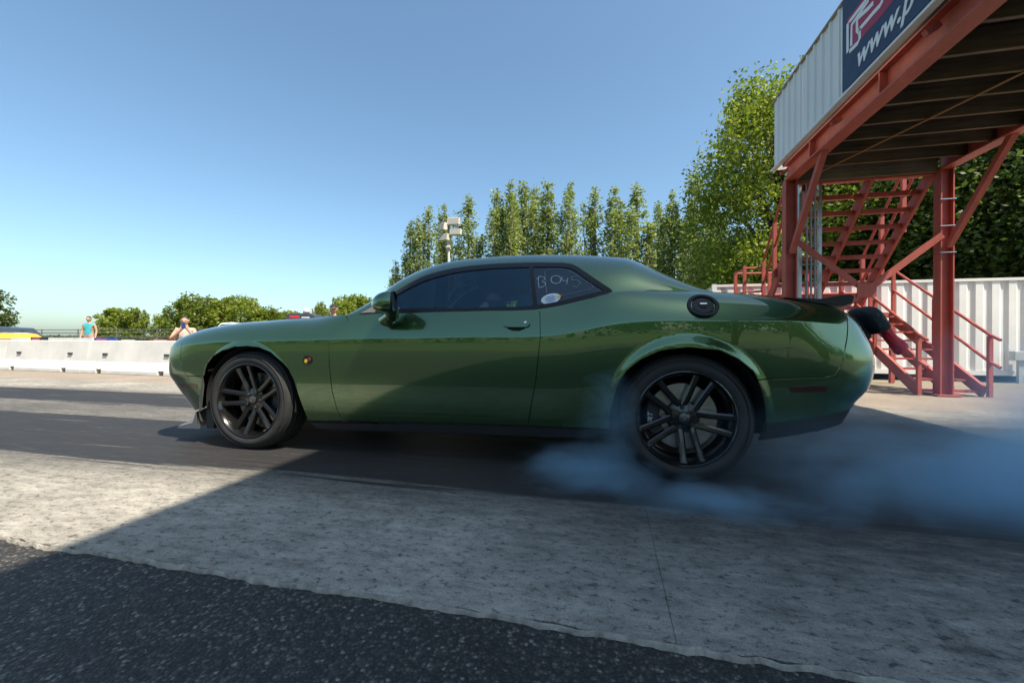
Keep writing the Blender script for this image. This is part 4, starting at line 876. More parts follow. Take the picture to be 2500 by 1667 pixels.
def poplar(name, H, W, n, seed, mat=LPOP):
    rg = np.random.default_rng(seed); t = thing(name, (0, 0, 0), None, 'tree'); tops = []
    # several upright leaders make the ragged spires
    leads = [(0, 0, H)]+[(rg.normal()*W*0.16, rg.normal()*W*0.16, H*(0.68+0.26*rg.random())) for _ in range(4)]
    mb = MB(); mb.tube([(0, 0, -0.1), (0.05, 0, H*0.3), (0, 0.05, H*0.7), (0, 0, H*0.97)], [W*0.075, W*0.055, W*0.03, 0.02], 8)
    for x, y, h in leads[1:]: mb.tube([(0, 0, H*0.10), (x*0.8, y*0.8, H*0.3), (x*1.2, y*1.2, h*0.95)], [W*0.03, W*0.022, 0.015], 6)
    pts = []
    for li, (x, y, h) in enumerate(leads):
        m = int(n*(0.34 if li == 0 else 0.165)); k = int(m/9)
        z = H*0.06+(h-H*0.06)*rg.random(k)**0.85; f = z/h
        rad = W*0.5*(np.clip(f/0.28, 0.35, 1))*np.clip((1.02-f), 0.03, 1)**0.62*(0.75 if li else 1.0)
        ang = rg.random(k)*6.283; rr = rad*np.sqrt(rg.random(k))*(0.8+0.4*rg.random(k))
        cx = x*(0.4+0.8*f)+rr*np.cos(ang); cy = y*(0.4+0.8*f)+rr*np.sin(ang)
        for j in range(9): pts.append(np.stack([cx+rg.normal(size=k)*0.20, cy+rg.normal(size=k)*0.20, z+rg.normal(size=k)*0.34], 1))
    mb.build('trunk', BARK, t, smooth=True); link('crown', leaves_mesh('crown', np.concatenate(pts), 0.17, mat, rg), t); return t
def broadleaf(name, H, W, n, seed, mat, size=0.16, base=0.25, lobes=26, trunk=0.03):
    rg = np.random.default_rng(seed); t = thing(name, (0, 0, 0), None, 'tree'); mb = MB()
    tops = []; mb.tube([(0, 0, -0.15), (0.1, 0.05, H*base), (0.0, 0.1, H*0.55), (0.1, 0, H*0.9)], [H*trunk, H*trunk*0.8, H*trunk*0.45, 0.03], 10); pts = []
    for i in range(lobes):
        f = base+(0.98-base)*((i+0.5)/lobes); u = (f-base)/(1-base); a = i*2.399+rg.normal()*0.3
        R = W*0.5*math.sin(math.pi*min(1, 0.12+0.83*u))**0.7*(0.55+0.45*rg.random()); c = np.array([R*math.cos(a), R*math.sin(a), H*f])
        mb.tube([(0.05, 0.05, H*max(0.15, f-0.22)), (c[0]*0.5, c[1]*0.5, H*(f-0.06)), tuple(c)], [H*0.012, H*0.007, 0.012], 6)
        m = int(n/lobes/8); lr = W*(0.13+0.10*rg.random()); d = rg.normal(size=(m, 3)); d /= np.linalg.norm(d, axis=1, keepdims=True)
        cc = c+d*lr*(0.35+0.75*rg.random((m, 1))**0.5)*np.array([1.15, 1.15, 0.75])
        for j in range(8): pts.append(cc+rg.normal(size=(m, 3))*lr*0.14)
    P = np.concatenate(pts); P = P[P[:, 2] > 0.1]
    mb.build('trunk', BARK, t, smooth=True); link('crown', leaves_mesh('crown', P, size, mat, rg), t); return t
# ---- poplar row
tops = [(966, 640, 58), (1002, 543, 57), (1047, 514, 57), (1085, 503, 60), (1144, 484, 56), (1212, 470, 56), (1246, 449, 55), (1280, 447, 58), (1306, 464, 62), (1338, 451, 56), (1389, 453, 56), (1453, 467, 57), (1502, 461, 55), (1555, 457, 56), (1606, 500, 61), (1640, 474, 55), (1697, 429, 53), (1740, 470, 58)]
pp = [poplar('poplar_tree', 20, 5.4, 6200, 11), poplar('poplar_tree', 20, 4.9, 5800, 12), poplar('poplar_tree', 20, 5.8, 6600, 13)]
where = ['short poplar at the left end of the row, above the car windscreen', 'poplar second from the left end of the row', 'poplar just left of the floodlight pole', 'poplar directly behind the floodlight heads', 'broad poplar just right of the floodlight pole', 'poplar left of the tallest middle group', 'tall poplar leading the middle group, above the door window', 'tall poplar second in the middle group', 'slim poplar set back inside the middle group', 'tall poplar third in the middle group', 'poplar closing the middle group on the right, above the quarter window', 'separate poplar first right of the middle gap', 'separate poplar second right of the middle gap', 'separate poplar third right of the middle gap', 'low poplar in the dip right of the roof', 'poplar above the rear pillar of the car', 'tallest poplar at the right end of the row beside the big leafy tree', 'poplar tucked behind the big leafy tree']
used = set()
for i, (x, y, d) in enumerate(tops):
    P = at_d(x, y, d); k = i % 3; H = P[2]; sc = H/20.0; w = sc*(1.0+0.32*rnd.random()); lab_ = where[i]
    if k not in used: o = pp[k]; used.add(k); o.location = (P[0], P[1], -0.03); o.scale = (w, w, sc); o.rotation_euler = (0, 0, i*1.3); o['label'] = lab_
    else: o = copy_tree(pp[k], (P[0], P[1], -0.03), i*1.3, (w, w, sc), lab_)
    o['group'] = 'row of poplars behind the strip'
# ---- big trees on the right
def put(t, x, y, d, H0, label, group=None, rz=0.0, wsc=1.0):
    P = at_d(x, y, d); s = P[2]/H0; t.location = (P[0], P[1], -0.03); t.scale = (s*wsc, s*wsc, s); t.rotation_euler = (0, 0, rz); t['label'] = label
    if group: t['group'] = group
    return t
big = broadleaf('leafy_tree', 12, 8.5, 52000, 21, LBRO, 0.095, 0.16, 44); put(big, 1900, 222, 22, 12, 'big bright green leafy tree left of the red bridge', 'trees behind the container', wsc=0.78)
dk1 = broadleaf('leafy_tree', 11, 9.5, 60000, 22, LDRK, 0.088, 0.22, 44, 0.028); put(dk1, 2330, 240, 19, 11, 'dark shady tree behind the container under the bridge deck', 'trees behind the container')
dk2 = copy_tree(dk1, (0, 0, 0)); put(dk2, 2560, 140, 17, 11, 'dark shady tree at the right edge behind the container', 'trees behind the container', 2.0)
md = copy_tree(big, (0, 0, 0)); put(md, 2110, 330, 25, 12, 'leafy tree seen through the red stair treads', 'trees behind the container', 2.4)
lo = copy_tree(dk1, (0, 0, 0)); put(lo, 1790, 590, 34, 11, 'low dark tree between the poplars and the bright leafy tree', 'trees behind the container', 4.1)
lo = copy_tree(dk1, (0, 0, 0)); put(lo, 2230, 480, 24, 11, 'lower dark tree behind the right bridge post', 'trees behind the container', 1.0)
lo = copy_tree(big, (0, 0, 0)); put(lo, 2440, 420, 22, 12, 'mid green tree at the right behind the container roof', 'trees behind the container', 5.0)
# ---- small trees far left
sm = broadleaf('small_tree', 6, 5.5, 9000, 31, LBRO, 0.17, 0.06, 16); put(sm, 283, 757, 62, 6, 'round dark green tree left of the slender one beyond the fence', 'far trees on the left', wsc=1.0)
cps = [(328, 756, 62, 'narrow tree touching the round dark tree beyond the fence', 0.6, sm), (395, 771, 62, 'small lone narrow tree beyond the fence', 0.6, sm)]
for x, y, d, l, w, src in cps: put(copy_tree(src, (0, 0, 0)), x, y, d, 6, l, 'far trees on the left', x*0.1, w)
yl = broadleaf('small_tree', 6, 6.5, 12000, 32, LYEL, 0.16, 0.05, 18); put(yl, 478, 730, 52, 6, 'yellow green bushy tree behind the person with a phone', 'far trees on the left', wsc=0.95)
dg = broadleaf('small_tree', 6, 6.5, 12000, 33, LBRO, 0.16, 0.05, 18); put(dg, 585, 731, 54, 6, 'darker green bushy tree above the car front wheel', 'far trees on the left', wsc=1.0)
for x, y, d, l, w, src in [(660, 760, 58, 'low yellow green bush behind the hood', 1.3, yl), (705, 765, 64, 'second low bush behind the hood', 1.2, dg), (783, 745, 60, 'slim young tree left of the capped head', 0.35, dg), (858, 730, 58, 'green bush beside the windscreen base', 1.0, dg), (905, 736, 60, 'low green bush half hidden by the windscreen pillar', 1.3, yl), (540, 752, 66, 'low bush between the two bushy trees', 0.9, dg)]:
    put(copy_tree(src, (0, 0, 0)), x, y, d, 6, l, 'far trees on the left', x*0.07, w)
# dark branch tips at the left picture edge
q = at_d(-30, 700, 30); dt = broadleaf('small_tree', 4.6, 3.6, 7000, 35, LDRK, 0.10, 0.30, 14); dt.location = (q[0]-1.35, q[1], -0.03); dt['label'] = 'dark tree cut by the left picture edge'; dt['group'] = 'far trees on the left'
# tree line on the camera side of the strip, seen mirrored in the paintwork
rg = np.random.default_rng(5); pts = []
for i in range(90):
    c = np.array([-70+i*1.6+rg.normal(), -46+rg.normal()*2.5, 2.2+rg.random()*3.2]); pts.append(c+rg.normal(size=(160, 3))*np.array([1.5, 1.3, 1.5]))
P = np.concatenate(pts); P = P[P[:, 2] > 0]; tl = link('distant_woodland', leaves_mesh('distant_woodland', P, 0.5, LDRK, rg)); tag(tl, 'dark woodland edge on the near side of the strip', 'woodland', kind='stuff')
# ================================================================== floodlight pole
P = at_d(1096, 536, 38); LAMP = simple('lamp_housing', (0.50, 0.46, 0.40), 0.5); LENS = simple('lamp_lens', (0.30, 0.28, 0.24), 0.15, coat=0.5); PG = simple('pole_grey', (0.34, 0.33, 0.31), 0.6)
pole = thing('floodlight_pole', (P[0], P[1], 0), 'tall pole with four boxy floodlights in front of the poplars', 'light pole')
MB().tube([(P[0], P[1], -0.03), (P[0], P[1], P[2]-0.15)], [0.14, 0.10], 12).build('pole_shaft', PG, pole, smooth=True); MB().tube([(P[0]-0.2, P[1]-0.1, P[2]-2.6), (P[0]+0.2, P[1]-0.1, P[2]-2.6)], 0.18, 10).build('pole_collar', LAMP, pole)
for (x, y, w, h, ry) in ((1108, 541, 30, 18, 0.1), (1082, 554, 20, 18, -0.5), (1113, 567, 28, 15, 0.1), (1085, 580, 24, 16, -0.2)):
    c = at_d(x, y, 38-0.3); k = 38/CAM_F; a = Vector((math.cos(ry), math.sin(ry), 0)); b_ = Vector((-math.sin(ry), math.cos(ry), 0)); u_ = Vector((0, 0, 1)); C0 = Vector(c); V = []
    for sx_, sy_, sz_ in [(i, j, l) for l in (-1, 1) for j in (-1, 1) for i in (-1, 1)]:
        V.append(C0+a*sx_*w*k/2+b_*(sy_*0.22+(0.08 if sz_ > 0 else -0.05))+u_*sz_*h*k/2)
    fx = MB().add(V, [(0, 1, 3, 2), (4, 6, 7, 5), (0, 4, 5, 1), (2, 3, 7, 6), (0, 2, 6, 4), (1, 5, 7, 3)]).build('floodlight', LAMP, pole, bevel=0.03)
    W4 = [V[0], V[1], V[5], V[4]]; cen = sum(W4, Vector())/4; ins_ = [cen+(p-cen)*0.86-b_*0.012 for p in W4]
    MB().add(ins_+[p+b_*0.03 for p in ins_], [(0, 1, 2, 3), (0, 4, 5, 1), (1, 5, 6, 2), (2, 6, 7, 3), (3, 7, 4, 0)]).build('lens', LENS, fx)
    MB().bar(C0+b_*0.1, Vector((P[0], P[1], C0.z)), 0.06, 0.06).build('bracket', PG, fx)
# ================================================================== window writing, sticker, cabin, chute
z2 = lambda L_: [(900+x*0.3381, 600+y*0.3381) for x, y in L_]
QW = [o for o in car.children if o.name.startswith('quarter_window')][0]
def ink(pts, w, mat=None, name='window_line'):
    P = np.array(high(z2(pts))); n = len(P); D = np.gradient(P, axis=0); D /= np.maximum(1e-9, np.linalg.norm(D, axis=1, keepdims=True)); Nn = np.stack([-D[:, 1], D[:, 0]], 1)
    a = S2q(P[:, 0]+Nn[:, 0]*w/2, P[:, 1]+Nn[:, 1]*w/2, -0.003); b = S2q(P[:, 0]-Nn[:, 0]*w/2, P[:, 1]-Nn[:, 1]*w/2, -0.003)
    obj(name, list(a)+list(b), [(i, i+1, n+i+1, n+i) for i in range(n-1)], mat or WHITEINK, QW)
def arc(cx, cy, rx, ry, a0, a1, n=18): return [(cx+rx*math.cos(a), cy+ry*math.sin(a)) for a in np.linspace(a0, a1, n)]
WHITEINK = simple('window_paint_marker', (0.38, 0.44, 0.47), 0.8, var=0.35, scale=60)
ink([(1212, 240), (1240, 220), (1265, 225), (1272, 240), (1250, 258), (1274, 268), (1276, 285), (1258, 296), (1228, 302)], 0.0048)
ink([(1226, 222), (1224, 260), (1230, 302)], 0.004, simple('thin_paint_marker', (0.40, 0.45, 0.48), 0.8, var=0.3, scale=50)); ink(arc(1352, 244, 36, 29, -0.4, 6.1), 0.0048); ink([(1396, 222), (1394, 240), (1404, 252), (1436, 250)], 0.0048); ink([(1438, 232), (1434, 254), (1430, 276)], 0.0048)
INK2 = simple('faint_grey_line', (0.20, 0.24, 0.27), 0.8, var=0.3, scale=50)
ink([(1500, 220), (1464, 224), (1470, 248), (1512, 250), (1530, 272), (1508, 296), (1472, 290)], 0.005, INK2)
ink([(1285, 345), (1276, 240), (1272, 185), (1290, 168), (1380, 168), (1440, 176), (1490, 205), (1550, 245), (1610, 280), (1622, 300), (1600, 315), (1500, 338), (1410, 355)], 0.003, INK2)  # thin grey line following the quarter window outline, not lettering
def sticker(cx, cy, rx, ry, tilt, mat, lift, name='window_sticker'):
    pts = []
    for a in np.linspace(0, 2*math.pi, 26)[:-1]:
        x, y = rx*math.cos(a), ry*math.sin(a); pts.append((cx+x*math.cos(tilt)+y*math.sin(tilt), cy-x*math.sin(tilt)+y*math.cos(tilt)))
    P = np.array(high(z2(pts))); V = S2q(P[:, 0], P[:, 1], lift); obj(name, V, [tuple(reversed(range(len(V))))], mat, QW)
STW = simple('sticker_white', (0.70, 0.72, 0.74), 0.4, var=0.04); STB = simple('sticker_blue', (0.06, 0.13, 0.36), 0.4); STY = simple('sticker_yellow', (0.75, 0.50, 0.05), 0.4); STR = simple('sticker_red', (0.5, 0.04, 0.03), 0.4)
sticker(1315, 382, 72, 36, 0.25, STW, -0.002)
for dy in (-16, -5, 6, 17): sticker(1312+dy*0.3, 382+dy, 46-abs(dy)*0.6, 2.4, 0.25, STB, -0.001)
sticker(1376, 366, 18, 9, 0.3, STY, -0.0005); sticker(1394, 362, 10, 5, 0.3, STR, 0.0)
SEAT = simple('black_leather', (0.016, 0.016, 0.017), 0.5, bmp=0.2, bscale=120)
def soft_box(name, c, h, mat, parent, rot=(0, 0, 0), seg=3, r=0.35):
    bm = bmesh.new(); bmesh.ops.create_cube(bm, size=1.0)
    bmesh.ops.scale(bm, vec=[2*k for k in h], verts=bm.verts); bmesh.ops.bevel(bm, geom=list(bm.edges)+list(bm.verts), offset=r*min(h), segments=seg, affect='EDGES', profile=0.5)
    from mathutils import Euler
    bmesh.ops.transform(bm, matrix=Matrix.Translation(Vector(c)) @ Euler(rot).to_matrix().to_4x4(), verts=bm.verts); me = bpy.data.meshes.new(name); bm.to_mesh(me); bm.free(); me.materials.append(mat); me.polygons.foreach_set('use_smooth', [True]*len(me.polygons)); return link(name, me, parent)
for y in (0.50, 2*YC-0.50):
    st_ = soft_box('seat', (1.62, y, 0.50), (0.26, 0.25, 0.08), SEAT, car, (0, -0.12, 0)); soft_box('seat_back', (1.92, y, 0.78), (0.08, 0.25, 0.33), SEAT, st_, (0, 0.32, 0)); soft_box('headrest', (2.03, y, 1.14), (0.055, 0.13, 0.09), SEAT, st_, (0, 0.15, 0))
soft_box('rear_bench', (2.42, YC, 0.55), (0.16, 0.62, 0.10), SEAT, car); soft_box('rear_bench', (2.56, YC, 0.80), (0.07, 0.62, 0.26), SEAT, car, (0, 0.4, 0))
soft_box('dashboard', (0.98, YC, 0.84), (0.20, 0.70, 0.10), SEAT, car); MB().lathe([(0.175, 0.0), (0.19, 0.014), (0.175, 0.028), (0.162, 0.014)], (1.28, 0.50, 0.86), (-0.9, 0, -0.43), 32, True).build('steering_wheel', SATIN, car, smooth=True)
MB().tube([(1.0, 0.50, 0.76), (1.28, 0.50, 0.86)], 0.03, 8).build('steering_column', SATIN, car)
# drag chute: black pack with a red sleeve hanging off the back bumper
zc4 = lambda x, y, Y: Vector(at_y(2000+x*0.2998, 680+y*0.2998, Y))
chute = thing('drag_chute', tuple(zc4(300, 330, YC)), 'black parachute pack with a red sleeve hanging off the car tail', 'parachute')
BAG = simple('black_nylon', (0.010, 0.014, 0.018), 0.7, var=0.3, scale=14, bmp=0.7, bscale=22); REDN = simple('red_nylon', (0.70, 0.010, 0.022), 0.6, var=0.25, scale=20, bmp=0.8, bscale=40)
def blob(name, path, rad, mat, parent, n=18, wob=0.12, squash=0.8):
    pts = [zc4(x, y, YC) for x, y in path]; mb = MB(); V = []; F = []; m = len(pts)
    for i, p in enumerate(pts):
        d = (pts[min(i+1, m-1)]-pts[max(0, i-1)]).normalized(); a = d.cross(Vector((0, 1, 0))).normalized(); b = Vector((0, 1, 0))
        for j in range(n):
            t = 2*math.pi*j/n; r = rad[i]*(1+wob*noise.noise(Vector((i*0.9, math.cos(t)*2.1, math.sin(t)*2.1)))+wob*0.5*noise.noise(Vector((i*2.3, math.cos(t)*5, math.sin(t)*5))))
            V.append(p+a*math.cos(t)*r+b*math.sin(t)*r*squash)
    for i in range(m-1):
        for j in range(n): F.append((i*n+j, i*n+(j+1) % n, (i+1)*n+(j+1) % n, (i+1)*n+j))
    F += [tuple(reversed(range(n))), tuple((m-1)*n+j for j in range(n))]
    o = mb.add(V, F).build(name, mat, parent, smooth=True); s_ = o.modifiers.new('sub', 'SUBSURF'); s_.levels = 1; s_.render_levels = 2; return o
po = [(262, 262), (292, 240), (335, 234), (384, 221), (412, 232), (440, 252), (470, 278), (492, 322), (520, 366), (546, 402), (528, 426), (480, 446), (432, 463), (395, 448), (360, 420), (325, 372), (295, 330)]
pc_ = (400, 345); V = []; F = []; nn = len(po)
lay = [(-0.125, 0.30), (-0.118, 0.62), (-0.085, 0.90), (-0.03, 1.0), (0.05, 1.0), (0.10, 0.88), (0.13, 0.55), (0.135, 0.25)]
for li, (dy, k) in enumerate(lay):
    for i, (x, y) in enumerate(po):
        kk = k*(1+0.07*noise.noise(Vector((i*0.8, li*1.1, 4.0)))); p = zc4(pc_[0]+(x-pc_[0])*kk, pc_[1]+(y-pc_[1])*kk, YC); V.append(p+Vector((0, dy+0.018*noise.noise(Vector((i*1.3, li*0.7, 1.0))), 0)))
for li in range(len(lay)-1):
    for i in range(nn): F.append((li*nn+i, li*nn+(i+1) % nn, (li+1)*nn+(i+1) % nn, (li+1)*nn+i))
F += [tuple(reversed(range(nn))), tuple((len(lay)-1)*nn+i for i in range(nn))]
o_ = MB().add(V, F).build('pack', BAG, chute, smooth=True); m2 = o_.modifiers.new('sub', 'SUBSURF'); m2.levels = 1; m2.render_levels = 2
blob('sleeve', [(470, 320), (500, 350), (540, 420), (580, 480), (620, 520), (655, 560), (680, 585), (690, 592)], [0.028, 0.034, 0.034, 0.038, 0.044, 0.050, 0.050, 0.03], REDN, chute, wob=0.4)
blob('pack_strap', [(300, 330), (340, 400), (375, 450), (405, 485), (412, 490)], [0.05, 0.05, 0.036, 0.022, 0.01], BAG, chute)
MB().bar(Vector((3.78, YC, 0.80)), zc4(330, 320, YC), 0.05, 0.03).build('chute_bracket', SATIN, chute)
MB().tube([zc4(440, 270, YC-0.05), zc4(452, 258, YC-0.05), zc4(462, 262, YC-0.05), zc4(458, 280, YC-0.05)], 0.003, 6).build('pull_cord', BAG, chute); MB().tube([zc4(490, 310, YC-0.05), zc4(520, 325, YC-0.05), zc4(542, 326, YC-0.05)], 0.0025, 6).build('pull_cord', BAG, chute)
# ================================================================== people
SKIN = simple('skin_tan', (0.52, 0.29, 0.19), 0.55, var=0.08, scale=20); HAIR = simple('dark_hair', (0.03, 0.02, 0.016), 0.6, var=0.3, scale=60, bmp=0.5, bscale=150)
def cloth(name, c): return MATS[name] if name in MATS else simple(name, c, 0.85, var=0.15, scale=18, bmp=0.3, bscale=70)
def hand(J, E, wrist, d, palm_n, side, curl=0.6):
    """palm plus five fingers of unequal length, bent towards the palm"""
    d, pn = Vector(d).normalized(), Vector(palm_n).normalized(); s = d.cross(pn).normalized()*side; w = J[wrist][0]
    J[wrist+'_p'] = (w+d*0.045, 0.030, 'skin'); J[wrist+'_k'] = (w+d*0.085, 0.030, 'skin'); E += [(wrist, wrist+'_p'), (wrist+'_p', wrist+'_k')]
    for i, (o, ln) in enumerate(((-0.030, 0.070), (-0.010, 0.080), (0.011, 0.076), (0.030, 0.060))):
        a = w+d*0.092+s*o; b = a+(d*math.cos(curl)+pn*math.sin(curl))*ln*0.5; c = b+(d*math.cos(curl*2.1)+pn*math.sin(curl*2.1))*ln*0.5; n = '%s_f%d' % (wrist, i)
        J[n+'a'] = (a, 0.0095, 'skin'); J[n+'b'] = (b, 0.0088, 'skin'); J[n+'c'] = (c, 0.0078, 'skin'); E += [(wrist+'_k', n+'a'), (n+'a', n+'b'), (n+'b', n+'c')]
    a = w+d*0.030-s*0.040; b = a+(d*0.7-s*0.45+pn*0.5)*0.035; c = b+(d*0.8+pn*0.5)*0.028; n = wrist+'_t'
    J[n+'a'] = (a, 0.011, 'skin'); J[n+'b'] = (b, 0.010, 'skin'); J[n+'c'] = (c, 0.008, 'skin'); E += [(wrist+'_p', n+'a'), (n+'a', n+'b'), (n+'b', n+'c')]
def person(name, base, face, label, pose, mats, top=1.72, cap=None, hair=True, extra=None, group=None):
    """pose: dict of joint -> (right, forward, up) in metres for a figure facing 'face'"""
    f = Vector((face[0], face[1], 0)).normalized(); r = Vector((f.y, -f.x, 0)); o = Vector(base)
    W = lambda p: o+r*p[0]+f*p[1]+Vector((0, 0, p[2]))
    J = {}; E = []
    def j(n, p, rad, m): J[n] = (W(p), rad, m)
    for n, rad, m in (('pelvis', 0.135, 'legs'), ('waist', 0.125, 'top'), ('chest', 0.145, 'top'), ('neck0', 0.075, 'top'), ('neck', 0.052, 'skin'), ('head0', 0.066, 'skin')): j(n, pose[n], rad, m)
    E += [('pelvis', 'waist'), ('waist', 'chest'), ('chest', 'neck0'), ('neck0', 'neck'), ('neck', 'head0')]
    for s in ('l', 'r'):
        j(s+'sh', pose[s+'sh'], 0.062, 'top'); j(s+'el', pose[s+'el'], 0.042, 'arm'); j(s+'wr', pose[s+'wr'], 0.028, 'skin'); j(s+'hip', pose[s+'hip'], 0.095, 'legs'); j(s+'kn', pose[s+'kn'], 0.062, 'legs'); j(s+'an', pose[s+'an'], 0.042, 'shin'); j(s+'toe', pose[s+'toe'], 0.036, 'shoe')
        E += [('chest', s+'sh'), (s+'sh', s+'el'), (s+'el', s+'wr'), ('pelvis', s+'hip'), (s+'hip', s+'kn'), (s+'kn', s+'an'), (s+'an', s+'toe')]
        d = J[s+'wr'][0]-J[s+'el'][0]; hand(J, E, s+'wr', d, W(pose.get(s+'palm', (0, 0.2, 0)))-o, 1 if s == 'l' else -1)
    names = list(J); me = bpy.data.meshes.new(name); me.from_pydata([J[n][0] for n in names], [(names.index(a), names.index(b)) for a, b in E], []); tmp = bpy.data.objects.new('t', me); COL.objects.link(tmp)
    tmp.modifiers.new('skin', 'SKIN'); sk = me.skin_vertices[0].data
    for i, n in enumerate(names): sk[i].radius = (J[n][1], J[n][1]); sk[i].use_root = (n == 'pelvis')
    sb = tmp.modifiers.new('sub', 'SUBSURF'); sb.levels = 2; sb.render_levels = 2
    dg = bpy.context.evaluated_depsgraph_get(); bmesh_me = bpy.data.meshes.new_from_object(tmp.evaluated_get(dg)); bpy.data.objects.remove(tmp)
    # head: shaped ellipsoid with brow, nose, chin and ears joined to the neck
    hc = W(pose['head']); bm = bmesh.new(); bm.from_mesh(bmesh_me); k0 = len(bm.verts)
    hb = bmesh.ops.create_uvsphere(bm, u_segments=28, v_segments=20, radius=1.0)['verts']; hf = Vector((face[0], face[1], pose.get('look', 0.0))).normalized(); hr = Vector((hf.y, -hf.x, 0)).normalized(); hu = hr.cross(hf)
    for v in hb:
        x, y, z = v.co; w = 0.076*(1-0.18*max(0, -z)); dpt = 0.098*(1-0.10*max(0, -z)*(1 if y > 0 else 1.6)); p = Vector((x*w, y*dpt, z*0.118))
        if y > 0.2: p.y += 0.030*math.exp(-((x/0.16)**2+((z+0.12)/0.22)**2))+0.006*math.exp(-((z-0.18)/0.10)**2)-0.010*math.exp(-(((abs(x)-0.36)/0.16)**2+((z-0.04)/0.10)**2))+0.008*math.exp(-((x/0.25)**2+((z+0.85)/0.16)**2))+0.005*math.exp(-((x/0.3)**2+((z+0.5)/0.07)**2))
        if abs(x) > 0.93: p.x += math.copysign(0.014, x)
        v.co = hc+hr*p.x+hf*p.y+hu*p.z
    bmesh.ops.recalc_face_normals(bm, faces=bm.faces); me2 = bpy.data.meshes.new(name); bm.to_mesh(me2); bm.free()
    keys = ['skin', 'top', 'legs', 'arm', 'shin', 'shoe']; [me2.materials.append(mats.get(k, SKIN)) for k in keys]
    segs = [(J[a][0], J[b][0], J[b][2]) for a, b in E]
    for p in me2.polygons:
        p.use_smooth = True; c = p.center
        if (c-hc).length < 0.135 and p.index >= 0 and (c-hc).dot(Vector((0, 0, 1))) > -0.16: p.material_index = 0; continue
        best = (9, 'skin')
        for a, b, m in segs:
            ab = b-a; t = max(0, min(1, (c-a).dot(ab)/max(1e-9, ab.length_squared))); dd = (c-(a+ab*t)).length
            if dd < best[0]: best = (dd, m)
        p.material_index = keys.index(best[1])
    root = link(name, me2, None, label, 'person', group)
    for s in (-1, 1): MB().lathe([(0.0, -0.004), (0.010, -0.002), (0.011, 0.004)], hc+hr*s*0.028+hf*0.090+hu*0.006, hf, 10).build('eye', HAIR, root, smooth=True)
    def shell(nm, mat, zmin, grow, back=0.0):
        bm = bmesh.new(); vs_ = bmesh.ops.create_uvsphere(bm, u_segments=28, v_segments=20, radius=1.0)['verts']
        bmesh.ops.delete(bm, geom=[v for v in bm.verts if v.co.z < zmin+(0.42*v.co.y if nm == 'hair' else 0)], context='VERTS')
        for v in bm.verts: v.co = hc+hr*v.co.x*(0.076+grow)+hf*v.co.y*(0.098+grow)+hu*v.co.z*(0.118+grow)
        m_ = bpy.data.meshes.new(nm); bm.to_mesh(m_); bm.free(); m_.materials.append(mat); m_.polygons.foreach_set('use_smooth', [True]*len(m_.polygons)); return link(nm, m_, root)
    if hair: shell('hair', HAIR, 0.12, 0.008)
    if cap:
        shell('cap', cap, 0.36, 0.016); V = []
        for i in range(9):
            t = -1.0+2.0*i/8; V += [hc+hr*0.088*math.sin(t)+hf*0.112*math.cos(t)+hu*0.048, hc+hr*0.085*math.sin(t)+hf*(0.112*math.cos(t)+0.065*math.cos(t*1.2))+hu*0.036]
        o_ = obj('cap_peak', V, [(2*i, 2*i+2, 2*i+3, 2*i+1) for i in range(8)], cap, root, True); o_.modifiers.new('s', 'SOLIDIFY').thickness = 0.006
    return root, W, hc, hf, hr, hu, J
def standing(h=1.72, armf=0.05):
    k = h/1.72; P = dict(pelvis=(0, 0, 0.95), waist=(0, 0.0, 1.08), chest=(0, 0, 1.30), neck0=(0, -0.01, 1.43), neck=(0, 0.0, 1.49), head0=(0, 0.01, 1.55), head=(0, 0.02, 1.602))
    for s, sg in (('l', -1), ('r', 1)): P.update({s+'sh': (sg*0.17, 0, 1.40), s+'el': (sg*0.24, -0.02, 1.12), s+'wr': (sg*0.25, 0.06, 0.88), s+'palm': (-sg*0.2, 0, 0), s+'hip': (sg*0.095, 0, 0.88), s+'kn': (sg*0.10, 0.02, 0.49), s+'an': (sg*0.10, -0.01, 0.08), s+'toe': (sg*0.11, 0.14, 0.035)})
    return {n: tuple(c*k for c in v) for n, v in P.items()}
def sitting(seat=0.48, lean=0.0):
    P = dict(pelvis=(0, 0, seat+0.12), waist=(0, 0.02, seat+0.27), chest=(0, 0.05+lean, seat+0.47), neck0=(0, 0.05+lean, seat+0.60), neck=(0, 0.065+lean, seat+0.66), head0=(0, 0.08+lean, seat+0.72), head=(0, 0.095+lean, seat+0.772))
    for s, sg in (('l', -1), ('r', 1)): P.update({s+'sh': (sg*0.17, 0.05+lean, seat+0.56), s+'el': (sg*0.25, 0.14, seat+0.28), s+'wr': (sg*0.14, 0.33, seat+0.30), s+'palm': (-sg*0.2, 0, 0), s+'hip': (sg*0.10, 0.03, seat+0.09), s+'kn': (sg*0.14, 0.42, seat+0.08), s+'an': (sg*0.14, 0.44, 0.09), s+'toe': (sg*0.15, 0.58, 0.04)})
    return P
# person with a phone, sitting behind the barrier
hp = at_d(455, 784, 10.0); P = sitting(hp[2]-0.772); P['lel'] = (-0.24, 0.20, hp[2]-0.42); P['lwr'] = (-0.10, 0.30, hp[2]-0.20); P['rel'] = (0.25, 0.18, hp[2]-0.44); P['rwr'] = (0.02, 0.30, hp[2]-0.22); P['lpalm'] = (0.05, -0.1, 0.1); P['rpalm'] = (-0.05, -0.1, 0.1)
toc = Vector((CAM_POS[0]-hp[0]-4.2, CAM_POS[1]-hp[1], 0)).normalized()
root, W, hc, hf, hr, hu, J = person('person', (hp[0], hp[1], 0), toc, 'person in a pale sleeveless top holding a phone up behind the barrier', P, dict(top=cloth('cream_top', (0.62, 0.50, 0.42)), arm=SKIN, legs=cloth('lilac_shorts', (0.26, 0.24, 0.40)), shin=SKIN, shoe=cloth('grey_shoe', (0.2, 0.2, 0.2))))
